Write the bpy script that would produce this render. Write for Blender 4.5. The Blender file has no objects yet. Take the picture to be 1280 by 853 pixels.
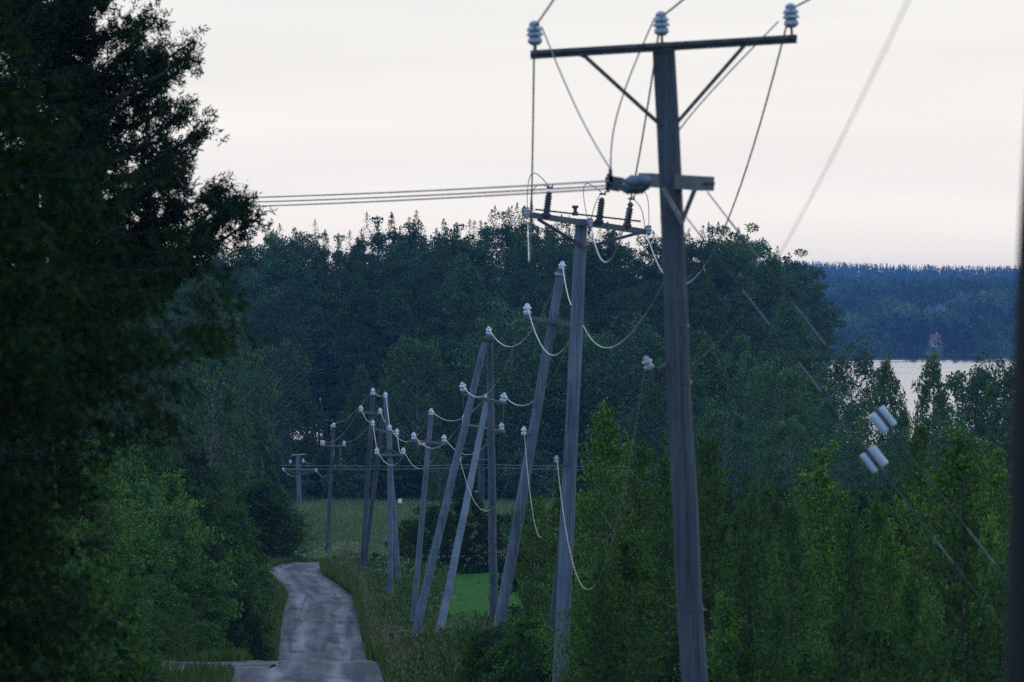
import bpy, math
import numpy as np
from mathutils import Vector

R = math.radians
# ---------------------------------------------------------------- camera, sky, sun, exposure
SC = bpy.context.scene
COL = SC.collection
FPX = 5000.0            # focal length in pixels of the 1280 px wide photograph
CZ = 22.0               # camera height above the lake
HOR = 380.0             # row of the horizon
cam = bpy.data.cameras.new('camera')
cam.sensor_width = 36.0
cam.lens = FPX / 1280.0 * 36.0
cam.clip_start = 0.3
cam.clip_end = 20000.0
cam.dof.use_dof = True
cam.dof.focus_distance = 150.0
cam.dof.aperture_fstop = 5.0
camo = bpy.data.objects.new('camera', cam)
COL.objects.link(camo)
camo.location = (0, 0, CZ)
camo.rotation_euler = (R(90) - (426.5 - HOR) / FPX, 0, 0)
SC.camera = camo

SUN_AZ = R(38)          # to the right of the view direction (+Y)
SUN_EL = R(2.5)
world = bpy.data.worlds.new('World')
SC.world = world
world.use_nodes = True
wn = world.node_tree.nodes
wl = world.node_tree.links
wn.clear()
w_out = wn.new('ShaderNodeOutputWorld')
w_bg = wn.new('ShaderNodeBackground')
w_bg.inputs['Strength'].default_value = 0.1
w_sky = wn.new('ShaderNodeTexSky')
w_sky.sky_type = 'NISHITA'
w_sky.sun_disc = False
w_sky.sun_elevation = SUN_EL
w_sky.sun_rotation = SUN_AZ
w_sky.air_density = 1.0
w_sky.dust_density = 1.5
w_sky.ozone_density = 2.0
w_tc = wn.new('ShaderNodeTexCoord')
w_sep = wn.new('ShaderNodeSeparateXYZ')
wl.new(w_tc.outputs['Generated'], w_sep.inputs[0])
# thin veil of high cloud: pale at the horizon, cooler and dimmer overhead
def sky_ramp(stops):
    r_ = wn.new('ShaderNodeValToRGB')
    e_ = r_.color_ramp.elements
    e_[0].position, e_[0].color = stops[0][0], (*stops[0][1], 1)
    e_[1].position, e_[1].color = stops[-1][0], (*stops[-1][1], 1)
    for p_, c_ in stops[1:-1]:
        k_ = e_.new(p_)
        k_.color = (*c_, 1)
    wl.new(w_sep.outputs['Z'], r_.inputs[0])
    return r_.outputs[0]


w_front = sky_ramp([(0.0, (1.48, 1.30, 1.04)), (0.03, (0.98, 0.935, 0.865)), (0.08, (0.885, 0.865, 0.83)), (0.2, (0.82, 0.85, 0.88)), (0.5, (0.50, 0.68, 0.95)), (1.0, (0.37, 0.57, 0.87))])
w_back = sky_ramp([(0.0, (0.44, 0.62, 0.94)), (0.15, (0.44, 0.65, 1.0)), (0.5, (0.40, 0.60, 0.94)), (1.0, (0.37, 0.57, 0.87))])
w_dot = wn.new('ShaderNodeVectorMath')
w_dot.operation = 'DOT_PRODUCT'
w_dot.inputs[1].default_value = (math.sin(SUN_AZ * 0.5), math.cos(SUN_AZ * 0.5), 0)
wl.new(w_tc.outputs['Generated'], w_dot.inputs[0])
w_side = wn.new('ShaderNodeMapRange')
w_side.interpolation_type = 'SMOOTHSTEP'
w_side.inputs['From Min'].default_value = 0.85
w_side.inputs['From Max'].default_value = -0.5
wl.new(w_dot.outputs['Value'], w_side.inputs[0])
w_fb = wn.new('ShaderNodeMix')
w_fb.data_type = 'RGBA'
wl.new(w_side.outputs[0], w_fb.inputs[0])
wl.new(w_front, w_fb.inputs[6])
wl.new(w_back, w_fb.inputs[7])
w_vscale = wn.new('ShaderNodeVectorMath')
w_vscale.operation = 'SCALE'
w_vscale.inputs['Scale'].default_value = 12.5
wl.new(w_fb.outputs[2], w_vscale.inputs[0])
# faint long cirrus streaks
w_map = wn.new('ShaderNodeMapping')
w_map.inputs['Scale'].default_value = (3.0, 3.0, 34.0)
wl.new(w_tc.outputs['Generated'], w_map.inputs[0])
w_noise = wn.new('ShaderNodeTexNoise')
w_noise.inputs['Scale'].default_value = 1.6
w_noise.inputs['Detail'].default_value = 5.0
wl.new(w_map.outputs[0], w_noise.inputs[0])
w_mr = wn.new('ShaderNodeMapRange')
w_mr.inputs['From Min'].default_value = 0.35
w_mr.inputs['From Max'].default_value = 0.75
w_mr.inputs['To Min'].default_value = 1.01
w_mr.inputs['To Max'].default_value = 0.90
wl.new(w_noise.outputs[0], w_mr.inputs[0])
w_vs2 = wn.new('ShaderNodeVectorMath')
w_vs2.operation = 'SCALE'
wl.new(w_vscale.outputs[0], w_vs2.inputs[0])
wl.new(w_mr.outputs[0], w_vs2.inputs['Scale'])
w_mix = wn.new('ShaderNodeMix')
w_mix.data_type = 'RGBA'
w_mix.inputs[0].default_value = 0.9
wl.new(w_sky.outputs[0], w_mix.inputs[6])
wl.new(w_vs2.outputs[0], w_mix.inputs[7])
wl.new(w_mix.outputs[2], w_bg.inputs['Color'])
wl.new(w_bg.outputs[0], w_out.inputs[0])

sl = bpy.data.lights.new('sun', 'SUN')
sl.energy = 0.35
sl.angle = R(14)
sl.color = (1.0, 0.82, 0.62)
so = bpy.data.objects.new('sun', sl)
COL.objects.link(so)
sdir = Vector((math.sin(SUN_AZ) * math.cos(SUN_EL), math.cos(SUN_AZ) * math.cos(SUN_EL), math.sin(SUN_EL + R(4))))
so.rotation_euler = (-sdir).to_track_quat('-Z', 'Y').to_euler()
so.location = (40, 40, 80)

vs = SC.view_settings
vs.view_transform = 'Standard'
vs.look = 'None'
vs.exposure = 0.0
vs.gamma = 1.0
vs.use_curve_mapping = False
SC.render.engine = 'CYCLES'
cy = SC.cycles
cy.use_denoising = False
cy.denoiser = 'OPENIMAGEDENOISE'
cy.max_bounces = 5
cy.diffuse_bounces = 2
cy.glossy_bounces = 2
cy.transmission_bounces = 3
cy.volume_bounces = 1
cy.transparent_max_bounces = 6
cy.use_adaptive_sampling = True
cy.adaptive_threshold = 0.008

RNG = np.random.default_rng(7)


# ---------------------------------------------------------------- helpers
def W(px, py, d):
    """pixel of the photograph + distance in metres -> point in the place"""
    return np.array(((px - 640.0) / FPX * d, d, CZ + (HOR - py) / FPX * d))


def proj(p):
    p = np.asarray(p, float)
    return np.stack((640 + FPX * p[..., 0] / p[..., 1], HOR - FPX * (p[..., 2] - CZ) / p[..., 1]), -1)


def smooth(a, b, x):
    t = np.clip((x - a) / (b - a), 0, 1)
    return t * t * (3 - 2 * t)


def np_mesh(name, V, F, mat=None, shade=False):
    V = np.asarray(V, np.float32)
    F = np.asarray(F, np.int32)
    k = F.shape[1]
    me = bpy.data.meshes.new(name)
    me.vertices.add(len(V))
    me.vertices.foreach_set('co', V.ravel())
    me.loops.add(F.size)
    me.loops.foreach_set('vertex_index', F.ravel())
    me.polygons.add(len(F))
    me.polygons.foreach_set('loop_start', np.arange(0, F.size, k, dtype=np.int32))
    me.polygons.foreach_set('loop_total', np.full(len(F), k, np.int32))
    if shade:
        me.polygons.foreach_set('use_smooth', np.ones(len(F), bool))
    me.update()
    if mat:
        me.materials.append(mat)
    return me


class MB:
    """collects quads (triangles as degenerate-free quads are kept apart)"""

    def __init__(s):
        s.v = []
        s.f = []
        s.n = 0

    def add(s, V, F):
        V = np.asarray(V, float)
        for f in F:
            s.f.append([i + s.n for i in f])
        s.v.append(V)
        s.n += len(V)

    def tube(s, pts, rad, sides=8, caps=True):
        pts = np.asarray(pts, float)
        n = len(pts)
        rad = np.broadcast_to(np.asarray(rad, float), (n,))
        tan = np.gradient(pts, axis=0)
        tan /= np.linalg.norm(tan, axis=1)[:, None] + 1e-12
        ref = np.array((0, 0, 1.0)) if abs(tan[0][2]) < 0.9 else np.array((1.0, 0, 0))
        rings = []
        for i in range(n):
            a = np.cross(tan[i], ref)
            a /= np.linalg.norm(a) + 1e-12
            b = np.cross(tan[i], a)
            an = np.arange(sides) * 2 * math.pi / sides
            rings.append(pts[i] + rad[i] * (np.cos(an)[:, None] * a + np.sin(an)[:, None] * b))
        V = np.concatenate(rings)
        F = []
        for i in range(n - 1):
            for j in range(sides):
                k = (j + 1) % sides
                F.append((i * sides + j, i * sides + k, (i + 1) * sides + k, (i + 1) * sides + j))
        if caps:
            F.append(tuple(range(sides))[::-1])
            F.append(tuple((n - 1) * sides + j for j in range(sides)))
        s.add(V, F)

    def beam(s, a, b, w, h, up=(0, 0, 1)):
        a = np.asarray(a, float)
        b = np.asarray(b, float)
        t = b - a
        t /= np.linalg.norm(t)
        up = np.asarray(up, float)
        x = np.cross(t, up)
        x /= np.linalg.norm(x)
        z = np.cross(x, t)
        V = []
        for p in (a, b):
            for sx, sz in ((-1, -1), (1, -1), (1, 1), (-1, 1)):
                V.append(p + x * sx * w / 2 + z * sz * h / 2)
        s.add(V, [(0, 1, 5, 4), (1, 2, 6, 5), (2, 3, 7, 6), (3, 0, 4, 7), (3, 2, 1, 0), (4, 5, 6, 7)])

    def lathe(s, a, axis, prof, sides=14):
        """prof: list of (distance along the axis, radius)"""
        a = np.asarray(a, float)
        t = np.asarray(axis, float)
        t /= np.linalg.norm(t)
        ref = np.array((0, 0, 1.0)) if abs(t[2]) < 0.9 else np.array((1.0, 0, 0))
        x = np.cross(t, ref)
        x /= np.linalg.norm(x)
        y = np.cross(t, x)
        an = np.arange(sides) * 2 * math.pi / sides
        V = np.concatenate([a + t * q + r * (np.cos(an)[:, None] * x + np.sin(an)[:, None] * y) for q, r in prof])
        F = []
        for i in range(len(prof) - 1):
            for j in range(sides):
                k = (j + 1) % sides
                F.append((i * sides + j, (i + 1) * sides + j, (i + 1) * sides + k, i * sides + k))
        F.append(tuple(range(sides)))
        F.append(tuple((len(prof) - 1) * sides + j for j in range(sides))[::-1])
        s.add(V, F)

    def build(s, name, mat, parent=None, origin=(0, 0, 0), shade=True):
        V = np.concatenate(s.v) - np.asarray(origin, float)
        me = bpy.data.meshes.new(name)
        me.from_pydata(V.tolist(), [], s.f)
        me.update()
        if shade:
            me.polygons.foreach_set('use_smooth', np.ones(len(me.polygons), bool))
            try:
                me.set_sharp_from_angle(angle=R(38))
            except Exception:
                pass
        me.materials.append(mat)
        o = bpy.data.objects.new(name, me)
        COL.objects.link(o)
        if parent is not None:
            o.parent = parent
        return o


def tag(o, label=None, cat=None, group=None, kind=None):
    if label:
        o['label'] = label
    if cat:
        o['category'] = cat
    if group:
        o['group'] = group
    if kind:
        o['kind'] = kind
    return o


def empty(name, loc, rz=0.0):
    o = bpy.data.objects.new(name, None)
    o.empty_display_size = 0.3
    COL.objects.link(o)
    o.location = loc
    o.rotation_euler = (0, 0, rz)
    return o


def link(name, me, parent=None):
    o = bpy.data.objects.new(name, me)
    COL.objects.link(o)
    if parent is not None:
        o.parent = parent
    return o


# ---------------------------------------------------------------- materials
def mat_new(name):
    m = bpy.data.materials.new(name)
    m.use_nodes = True
    nt = m.node_tree
    nt.nodes.clear()
    out = nt.nodes.new('ShaderNodeOutputMaterial')
    return m, nt, out


def ramp(nt, fac, stops):
    r = nt.nodes.new('ShaderNodeValToRGB')
    e = r.color_ramp.elements
    e[0].position, e[0].color = stops[0][0], (*stops[0][1], 1)
    e[1].position, e[1].color = stops[-1][0], (*stops[-1][1], 1)
    for p, c in stops[1:-1]:
        k = e.new(p)
        k.color = (*c, 1)
    nt.links.new(fac, r.inputs[0])
    return r.outputs[0]


def leaf_mat(name, dark, mid, light, trans=0.35, tree_var=0.35, rough=0.75, glow=1.25):
    m, nt, out = mat_new(name)
    g = nt.nodes.new('ShaderNodeNewGeometry')
    oi = nt.nodes.new('ShaderNodeObjectInfo')
    c = ramp(nt, g.outputs['Random Per Island'], [(0, dark), (0.55, mid), (1, light)])
    mr = nt.nodes.new('ShaderNodeMapRange')
    mr.inputs['To Min'].default_value = 1 - tree_var
    mr.inputs['To Max'].default_value = 1 + tree_var
    nt.links.new(oi.outputs['Random'], mr.inputs[0])
    sc = nt.nodes.new('ShaderNodeVectorMath')
    sc.operation = 'SCALE'
    nt.links.new(c, sc.inputs[0])
    nt.links.new(mr.outputs[0], sc.inputs['Scale'])
    bs = nt.nodes.new('ShaderNodeBsdfPrincipled')
    bs.inputs['Roughness'].default_value = rough
    bs.inputs['Specular IOR Level'].default_value = 0.06
    nt.links.new(sc.outputs[0], bs.inputs['Base Color'])
    tr = nt.nodes.new('ShaderNodeBsdfTranslucent')
    mx = nt.nodes.new('ShaderNodeVectorMath')
    mx.operation = 'MULTIPLY'
    mx.inputs[1].default_value = (1.25 * glow, 1.25 * glow, 0.6)
    nt.links.new(sc.outputs[0], mx.inputs[0])
    nt.links.new(mx.outputs[0], tr.inputs[0])
    ms = nt.nodes.new('ShaderNodeMixShader')
    ms.inputs[0].default_value = trans
    nt.links.new(bs.outputs[0], ms.inputs[1])
    nt.links.new(tr.outputs[0], ms.inputs[2])
    nt.links.new(ms.outputs[0], out.inputs[0])
    return m


def wood_mat(name, dark, light, scale=6.0, stretch=0.06, bump=0.4, rough=0.85):
    m, nt, out = mat_new(name)
    tc = nt.nodes.new('ShaderNodeTexCoord')
    oi = nt.nodes.new('ShaderNodeObjectInfo')
    ad = nt.nodes.new('ShaderNodeVectorMath')
    ad.operation = 'ADD'
    nt.links.new(tc.outputs['Object'], ad.inputs[0])
    nt.links.new(oi.outputs['Random'], ad.inputs[1])
    mp = nt.nodes.new('ShaderNodeMapping')
    mp.inputs['Scale'].default_value = (scale, scale, scale * stretch)
    nt.links.new(ad.outputs[0], mp.inputs[0])
    n1 = nt.nodes.new('ShaderNodeTexNoise')
    n1.inputs['Scale'].default_value = 2.2
    n1.inputs['Detail'].default_value = 8
    n1.inputs['Roughness'].default_value = 0.65
    nt.links.new(mp.outputs[0], n1.inputs[0])
    n2 = nt.nodes.new('ShaderNodeTexNoise')
    n2.inputs['Scale'].default_value = 1.3
    n2.inputs['Detail'].default_value = 4
    nt.links.new(tc.outputs['Object'], n2.inputs[0])
    av = nt.nodes.new('ShaderNodeMath')
    av.operation = 'MULTIPLY_ADD'
    av.inputs[1].default_value = 0.35
    nt.links.new(n2.outputs[0], av.inputs[0])
    m2 = nt.nodes.new('ShaderNodeMath')
    m2.operation = 'MULTIPLY'
    m2.inputs[1].default_value = 0.65
    nt.links.new(n1.outputs[0], m2.inputs[0])
    nt.links.new(m2.outputs[0], av.inputs[2])
    c = ramp(nt, av.outputs[0], [(0.36, dark), (0.60, light)])
    bs = nt.nodes.new('ShaderNodeBsdfPrincipled')
    bs.inputs['Roughness'].default_value = rough
    nt.links.new(c, bs.inputs['Base Color'])
    bp = nt.nodes.new('ShaderNodeBump')
    bp.inputs['Strength'].default_value = bump
    bp.inputs['Distance'].default_value = 0.02
    nt.links.new(n1.outputs[0], bp.inputs['Height'])
    nt.links.new(bp.outputs[0], bs.inputs['Normal'])
    nt.links.new(bs.outputs[0], out.inputs[0])
    return m


def plain_mat(name, a, b, rough=0.5, metal=0.0, scale=12.0, spec=0.5, coat=0.0):
    m, nt, out = mat_new(name)
    tc = nt.nodes.new('ShaderNodeTexCoord')
    n1 = nt.nodes.new('ShaderNodeTexNoise')
    n1.inputs['Scale'].default_value = scale
    n1.inputs['Detail'].default_value = 5
    nt.links.new(tc.outputs['Object'], n1.inputs[0])
    c = ramp(nt, n1.outputs[0], [(0.35, a), (0.65, b)])
    bs = nt.nodes.new('ShaderNodeBsdfPrincipled')
    bs.inputs['Roughness'].default_value = rough
    bs.inputs['Metallic'].default_value = metal
    bs.inputs['Specular IOR Level'].default_value = spec
    bs.inputs['Coat Weight'].default_value = coat
    nt.links.new(c, bs.inputs['Base Color'])
    nt.links.new(bs.outputs[0], out.inputs[0])
    return m


M = {}
M['birch_far'] = leaf_mat('leaves of wood', (0.0283, 0.0607, 0.0310), (0.0546, 0.1122, 0.0516), (0.1093, 0.2041, 0.0820), 0.22, 0.4)
M['aspen_far'] = leaf_mat('leaves of dark wood', (0.0222, 0.0469, 0.0296), (0.0406, 0.0812, 0.0464), (0.0783, 0.1462, 0.0696), 0.2, 0.35)
M['weeping'] = leaf_mat('leaves of pale birches', (0.0342, 0.0698, 0.0273), (0.0632, 0.1264, 0.0482), (0.1172, 0.2123, 0.0759), 0.3, 0.25)
M['young_birch'] = leaf_mat('leaves of young birch', (0.024, 0.060, 0.018), (0.058, 0.128, 0.034), (0.155, 0.265, 0.060), 0.38, 0.35)
M['bush'] = leaf_mat('leaves of bushes', (0.0235, 0.0581, 0.0241), (0.0480, 0.1084, 0.0413), (0.1087, 0.2121, 0.0619), 0.35, 0.35)
M['dark_bush'] = leaf_mat('leaves of dark bushes', (0.014, 0.029, 0.018), (0.026, 0.050, 0.026), (0.050, 0.088, 0.040), 0.25, 0.25)
M['green_conifer'] = leaf_mat('green conifer sprays', (0.026, 0.056, 0.024), (0.045, 0.090, 0.034), (0.075, 0.140, 0.045), 0.2, 0.0)
M['pine'] = leaf_mat('pine needles', (0.030, 0.068, 0.028), (0.060, 0.125, 0.046), (0.125, 0.225, 0.07), 0.22, 0.2)
M['old_pine'] = leaf_mat('old pine needles', (0.0112, 0.0224, 0.0128), (0.0176, 0.0336, 0.0160), (0.0272, 0.0464, 0.0208), 0.12, 0.1)
M['spruce'] = leaf_mat('spruce needles', (0.0079, 0.0208, 0.0079), (0.0155, 0.0366, 0.0124), (0.0325, 0.0732, 0.0186), 0.12, 0.15)
M['far_wood'] = leaf_mat('far conifers', (0.006, 0.012, 0.009), (0.011, 0.020, 0.014), (0.018, 0.032, 0.020), 0.1, 0.0)
M['far_wood_mid'] = leaf_mat('far dull crowns', (0.030, 0.055, 0.034), (0.044, 0.08, 0.042), (0.065, 0.11, 0.055), 0.15, 0.0)
M['far_wood_light'] = leaf_mat('far green crowns', (0.050, 0.085, 0.045), (0.07, 0.12, 0.055), (0.10, 0.16, 0.07), 0.15, 0.0)
M['far_wood_pale'] = leaf_mat('far pale crowns', (0.10, 0.15, 0.075), (0.15, 0.21, 0.10), (0.20, 0.27, 0.12), 0.15, 0.0)
M['grass'] = leaf_mat('verge grass', (0.0364, 0.0720, 0.0225), (0.0662, 0.1152, 0.0378), (0.1259, 0.1512, 0.0720), 0.35, 0.0)
M['meadow_grass'] = leaf_mat('meadow grass', (0.0793, 0.1338, 0.0622), (0.1401, 0.2024, 0.0977), (0.2466, 0.2969, 0.1758), 0.3, 0.0)
M['lawn_grass'] = leaf_mat('lawn grass', (0.0390, 0.1365, 0.0182), (0.0585, 0.1885, 0.0234), (0.0910, 0.2470, 0.0338), 0.3, 0.0)
M['straw'] = leaf_mat('straw seed heads', (0.13, 0.11, 0.07), (0.19, 0.165, 0.11), (0.26, 0.23, 0.16), 0.2, 0.0)
M['flower'] = leaf_mat('white flowers', (0.38, 0.42, 0.42), (0.5, 0.54, 0.52), (0.62, 0.66, 0.62), 0.2, 0.0)
M['bark'] = wood_mat('dark bark', (0.03, 0.026, 0.022), (0.085, 0.07, 0.058), 9, 0.25, 0.8)
M['dark_bark'] = wood_mat('blackish spruce bark', (0.010, 0.010, 0.009), (0.030, 0.027, 0.023), 9, 0.25, 0.8)
M['birch_bark'] = wood_mat('birch bark', (0.06, 0.055, 0.05), (0.32, 0.31, 0.29), 5, 2.5, 0.3)
M['pole'] = wood_mat('grey weathered pole wood', (0.042, 0.056, 0.074), (0.165, 0.205, 0.255), 14, 0.03, 0.7)
M['old_pole'] = wood_mat('dark pole wood', (0.018, 0.024, 0.032), (0.085, 0.104, 0.13), 14, 0.03, 0.7)
M['arm_wood'] = wood_mat('crossarm wood', (0.055, 0.06, 0.06), (0.18, 0.19, 0.185), 16, 1.0, 0.5)
M['steel'] = plain_mat('dark galvanised steel', (0.05, 0.052, 0.058), (0.10, 0.10, 0.11), 0.6, 0.3)
M['pale_steel'] = plain_mat('pale galvanised steel', (0.26, 0.27, 0.28), (0.38, 0.39, 0.40), 0.55, 0.4)
M['glaze'] = plain_mat('grey glazed porcelain', (0.22, 0.25, 0.30), (0.34, 0.38, 0.44), 0.18, 0.0, 20, 0.6, 0.6)
M['white_glaze'] = plain_mat('white glazed porcelain', (0.50, 0.56, 0.63), (0.62, 0.67, 0.73), 0.2, 0.0, 20, 0.6, 0.6)
M['dark_glaze_blue'] = plain_mat('dusty slate porcelain', (0.09, 0.11, 0.15), (0.16, 0.19, 0.25), 0.3, 0.0, 20, 0.5)
M['block_glaze'] = plain_mat('pale blue glazed blocks', (0.42, 0.48, 0.56), (0.52, 0.58, 0.66), 0.35, 0.0, 20, 0.4)
M['dark_glaze'] = plain_mat('dark polymer', (0.045, 0.05, 0.062), (0.075, 0.08, 0.095), 0.4)
M['wire'] = plain_mat('bare aluminium wire', (0.52, 0.52, 0.50), (0.64, 0.63, 0.60), 0.45, 0.6, 3.0)
M['lit_stretch'] = plain_mat('dull grey sleeve', (0.12, 0.13, 0.15), (0.17, 0.18, 0.20), 0.6)  # paler colour for light caught along the stay cables
M['thin_wire'] = plain_mat('dull wire', (0.24, 0.24, 0.25), (0.36, 0.36, 0.36), 0.5, 0.5, 3.0)
M['red_roof'] = plain_mat('red roof', (0.22, 0.075, 0.06), (0.30, 0.105, 0.08), 0.7)
M['grey_roof'] = plain_mat('slate blue roof', (0.12, 0.13, 0.19), (0.18, 0.19, 0.27), 0.6)
M['white_wall'] = plain_mat('white boards', (0.72, 0.72, 0.70), (0.82, 0.82, 0.80), 0.7)
M['red_wall'] = plain_mat('red boards', (0.28, 0.06, 0.05), (0.36, 0.09, 0.07), 0.8)
M['glass'] = plain_mat('window glass', (0.02, 0.025, 0.03), (0.03, 0.035, 0.04), 0.08)
M['teal'] = plain_mat('teal paint', (0.02, 0.30, 0.28), (0.03, 0.42, 0.38), 0.4)
M['dark_metal'] = plain_mat('dark tin', (0.03, 0.035, 0.045), (0.06, 0.065, 0.08), 0.5)
M['window_edge_post'] = wood_mat('black window edge', (0.004, 0.005, 0.005), (0.009, 0.011, 0.011), 10, 0.05, 0.4)  # for the post standing in for the window frame edge


def ground_mat():
    m, nt, out = mat_new('ground soil and grass')
    tc = nt.nodes.new('ShaderNodeTexCoord')
    n1 = nt.nodes.new('ShaderNodeTexNoise')
    n1.inputs['Scale'].default_value = 0.25
    n1.inputs['Detail'].default_value = 9
    n1.inputs['Roughness'].default_value = 0.7
    nt.links.new(tc.outputs['Object'], n1.inputs[0])
    c = ramp(nt, n1.outputs[0], [(0.3, (0.035, 0.052, 0.02)), (0.5, (0.065, 0.088, 0.034)), (0.72, (0.10, 0.12, 0.055))])
    bs = nt.nodes.new('ShaderNodeBsdfPrincipled')
    bs.inputs['Roughness'].default_value = 0.95
    bs.inputs['Specular IOR Level'].default_value = 0.1
    nt.links.new(c, bs.inputs['Base Color'])
    n2 = nt.nodes.new('ShaderNodeTexNoise')
    n2.inputs['Scale'].default_value = 4.0
    n2.inputs['Detail'].default_value = 6
    nt.links.new(tc.outputs['Object'], n2.inputs[0])
    bp = nt.nodes.new('ShaderNodeBump')
    bp.inputs['Strength'].default_value = 0.8
    bp.inputs['Distance'].default_value = 0.12
    nt.links.new(n2.outputs[0], bp.inputs['Height'])
    nt.links.new(bp.outputs[0], bs.inputs['Normal'])
    nt.links.new(bs.outputs[0], out.inputs[0])
    return m


def road_mat():
    m, nt, out = mat_new('pale gravel')
    tc = nt.nodes.new('ShaderNodeTexCoord')
    uv = nt.nodes.new('ShaderNodeUVMap')
    # streaks worn along the way of travel
    mp = nt.nodes.new('ShaderNodeMapping')
    mp.inputs['Scale'].default_value = (2.4, 0.16, 1)
    nt.links.new(uv.outputs[0], mp.inputs[0])
    n1 = nt.nodes.new('ShaderNodeTexNoise')
    n1.inputs['Scale'].default_value = 1.0
    n1.inputs['Detail'].default_value = 7
    n1.inputs['Distortion'].default_value = 0.6
    nt.links.new(mp.outputs[0], n1.inputs[0])
    # damp patches and potholes
    mp2 = nt.nodes.new('ShaderNodeMapping')
    mp2.inputs['Scale'].default_value = (0.85, 0.42, 1)
    nt.links.new(uv.outputs[0], mp2.inputs[0])
    n2 = nt.nodes.new('ShaderNodeTexNoise')
    n2.inputs['Scale'].default_value = 1.0
    n2.inputs['Detail'].default_value = 6
    n2.inputs['Roughness'].default_value = 0.62
    nt.links.new(mp2.outputs[0], n2.inputs[0])
    n3 = nt.nodes.new('ShaderNodeTexNoise')
    n3.inputs['Scale'].default_value = 14.0
    n3.inputs['Detail'].default_value = 8
    nt.links.new(tc.outputs['Object'], n3.inputs[0])
    c1 = ramp(nt, n1.outputs[0], [(0.36, (0.098, 0.088, 0.095)), (0.5, (0.172, 0.157, 0.166)), (0.64, (0.245, 0.225, 0.233))])
    c2 = ramp(nt, n2.outputs[0], [(0.33, (0.40, 0.39, 0.40)), (0.44, (0.80, 0.80, 0.80)), (0.52, (1.0, 1.0, 1.0)), (0.75, (1.08, 1.08, 1.08))])
    c3 = ramp(nt, n3.outputs[0], [(0.3, (0.7, 0.7, 0.7)), (0.7, (1.15, 1.15, 1.15))])
    a = nt.nodes.new('ShaderNodeVectorMath')
    a.operation = 'MULTIPLY'
    nt.links.new(c1, a.inputs[0])
    nt.links.new(c2, a.inputs[1])
    b = nt.nodes.new('ShaderNodeVectorMath')
    b.operation = 'MULTIPLY'
    nt.links.new(a.outputs[0], b.inputs[0])
    nt.links.new(c3, b.inputs[1])
    # packed pale wheel tracks, looser darker stones between and beside them
    sx = nt.nodes.new('ShaderNodeSeparateXYZ')
    nt.links.new(uv.outputs[0], sx.inputs[0])
    wob_ = nt.nodes.new('ShaderNodeMath')
    wob_.operation = 'MULTIPLY_ADD'
    wob_.inputs[1].default_value = 0.9
    nt.links.new(n2.outputs[0], wob_.inputs[0])
    nt.links.new(sx.outputs[0], wob_.inputs[2])
    sh = nt.nodes.new('ShaderNodeMath')
    sh.operation = 'SUBTRACT'
    sh.inputs[1].default_value = 0.45
    nt.links.new(wob_.outputs[0], sh.inputs[0])
    ab = nt.nodes.new('ShaderNodeMath')
    ab.operation = 'ABSOLUTE'
    nt.links.new(sh.outputs[0], ab.inputs[0])
    c4 = ramp(nt, ab.outputs[0], [(0.0, (0.72, 0.72, 0.73)), (0.35, (0.82, 0.82, 0.82)), (0.6, (1.25, 1.24, 1.23)), (0.9, (1.15, 1.14, 1.13)), (1.0, (0.78, 0.78, 0.78))])
    tr4 = nt.nodes.new('ShaderNodeVectorMath')
    tr4.operation = 'MULTIPLY'
    nt.links.new(b.outputs[0], tr4.inputs[0])
    nt.links.new(c4, tr4.inputs[1])
    bs = nt.nodes.new('ShaderNodeBsdfPrincipled')
    bs.inputs['Roughness'].default_value = 0.9
    bs.inputs['Specular IOR Level'].default_value = 0.2
    nt.links.new(tr4.outputs[0], bs.inputs['Base Color'])
    bp = nt.nodes.new('ShaderNodeBump')
    bp.inputs['Strength'].default_value = 0.7
    bp.inputs['Distance'].default_value = 0.05
    nt.links.new(n2.outputs[0], bp.inputs['Height'])
    nt.links.new(bp.outputs[0], bs.inputs['Normal'])
    nt.links.new(bs.outputs[0], out.inputs[0])
    return m


def water_mat():
    m, nt, out = mat_new('lake water')
    tc = nt.nodes.new('ShaderNodeTexCoord')
    mp = nt.nodes.new('ShaderNodeMapping')
    mp.inputs['Scale'].default_value = (0.25, 0.08, 1)
    nt.links.new(tc.outputs['Object'], mp.inputs[0])
    n = nt.nodes.new('ShaderNodeTexNoise')
    n.inputs['Scale'].default_value = 1.0
    n.inputs['Detail'].default_value = 6
    nt.links.new(mp.outputs[0], n.inputs[0])
    bp = nt.nodes.new('ShaderNodeBump')
    bp.inputs['Strength'].default_value = 0.02
    bp.inputs['Distance'].default_value = 0.25
    nt.links.new(n.outputs[0], bp.inputs['Height'])
    bs = nt.nodes.new('ShaderNodeBsdfPrincipled')
    bs.inputs['Base Color'].default_value = (0.012, 0.025, 0.035, 1)
    bs.inputs['Roughness'].default_value = 0.06
    bs.inputs['IOR'].default_value = 1.45
    nt.links.new(bp.outputs[0], bs.inputs['Normal'])
    nt.links.new(bs.outputs[0], out.inputs[0])
    return m


M['ground'] = ground_mat()
M['road'] = road_mat()
M['water'] = water_mat()

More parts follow.
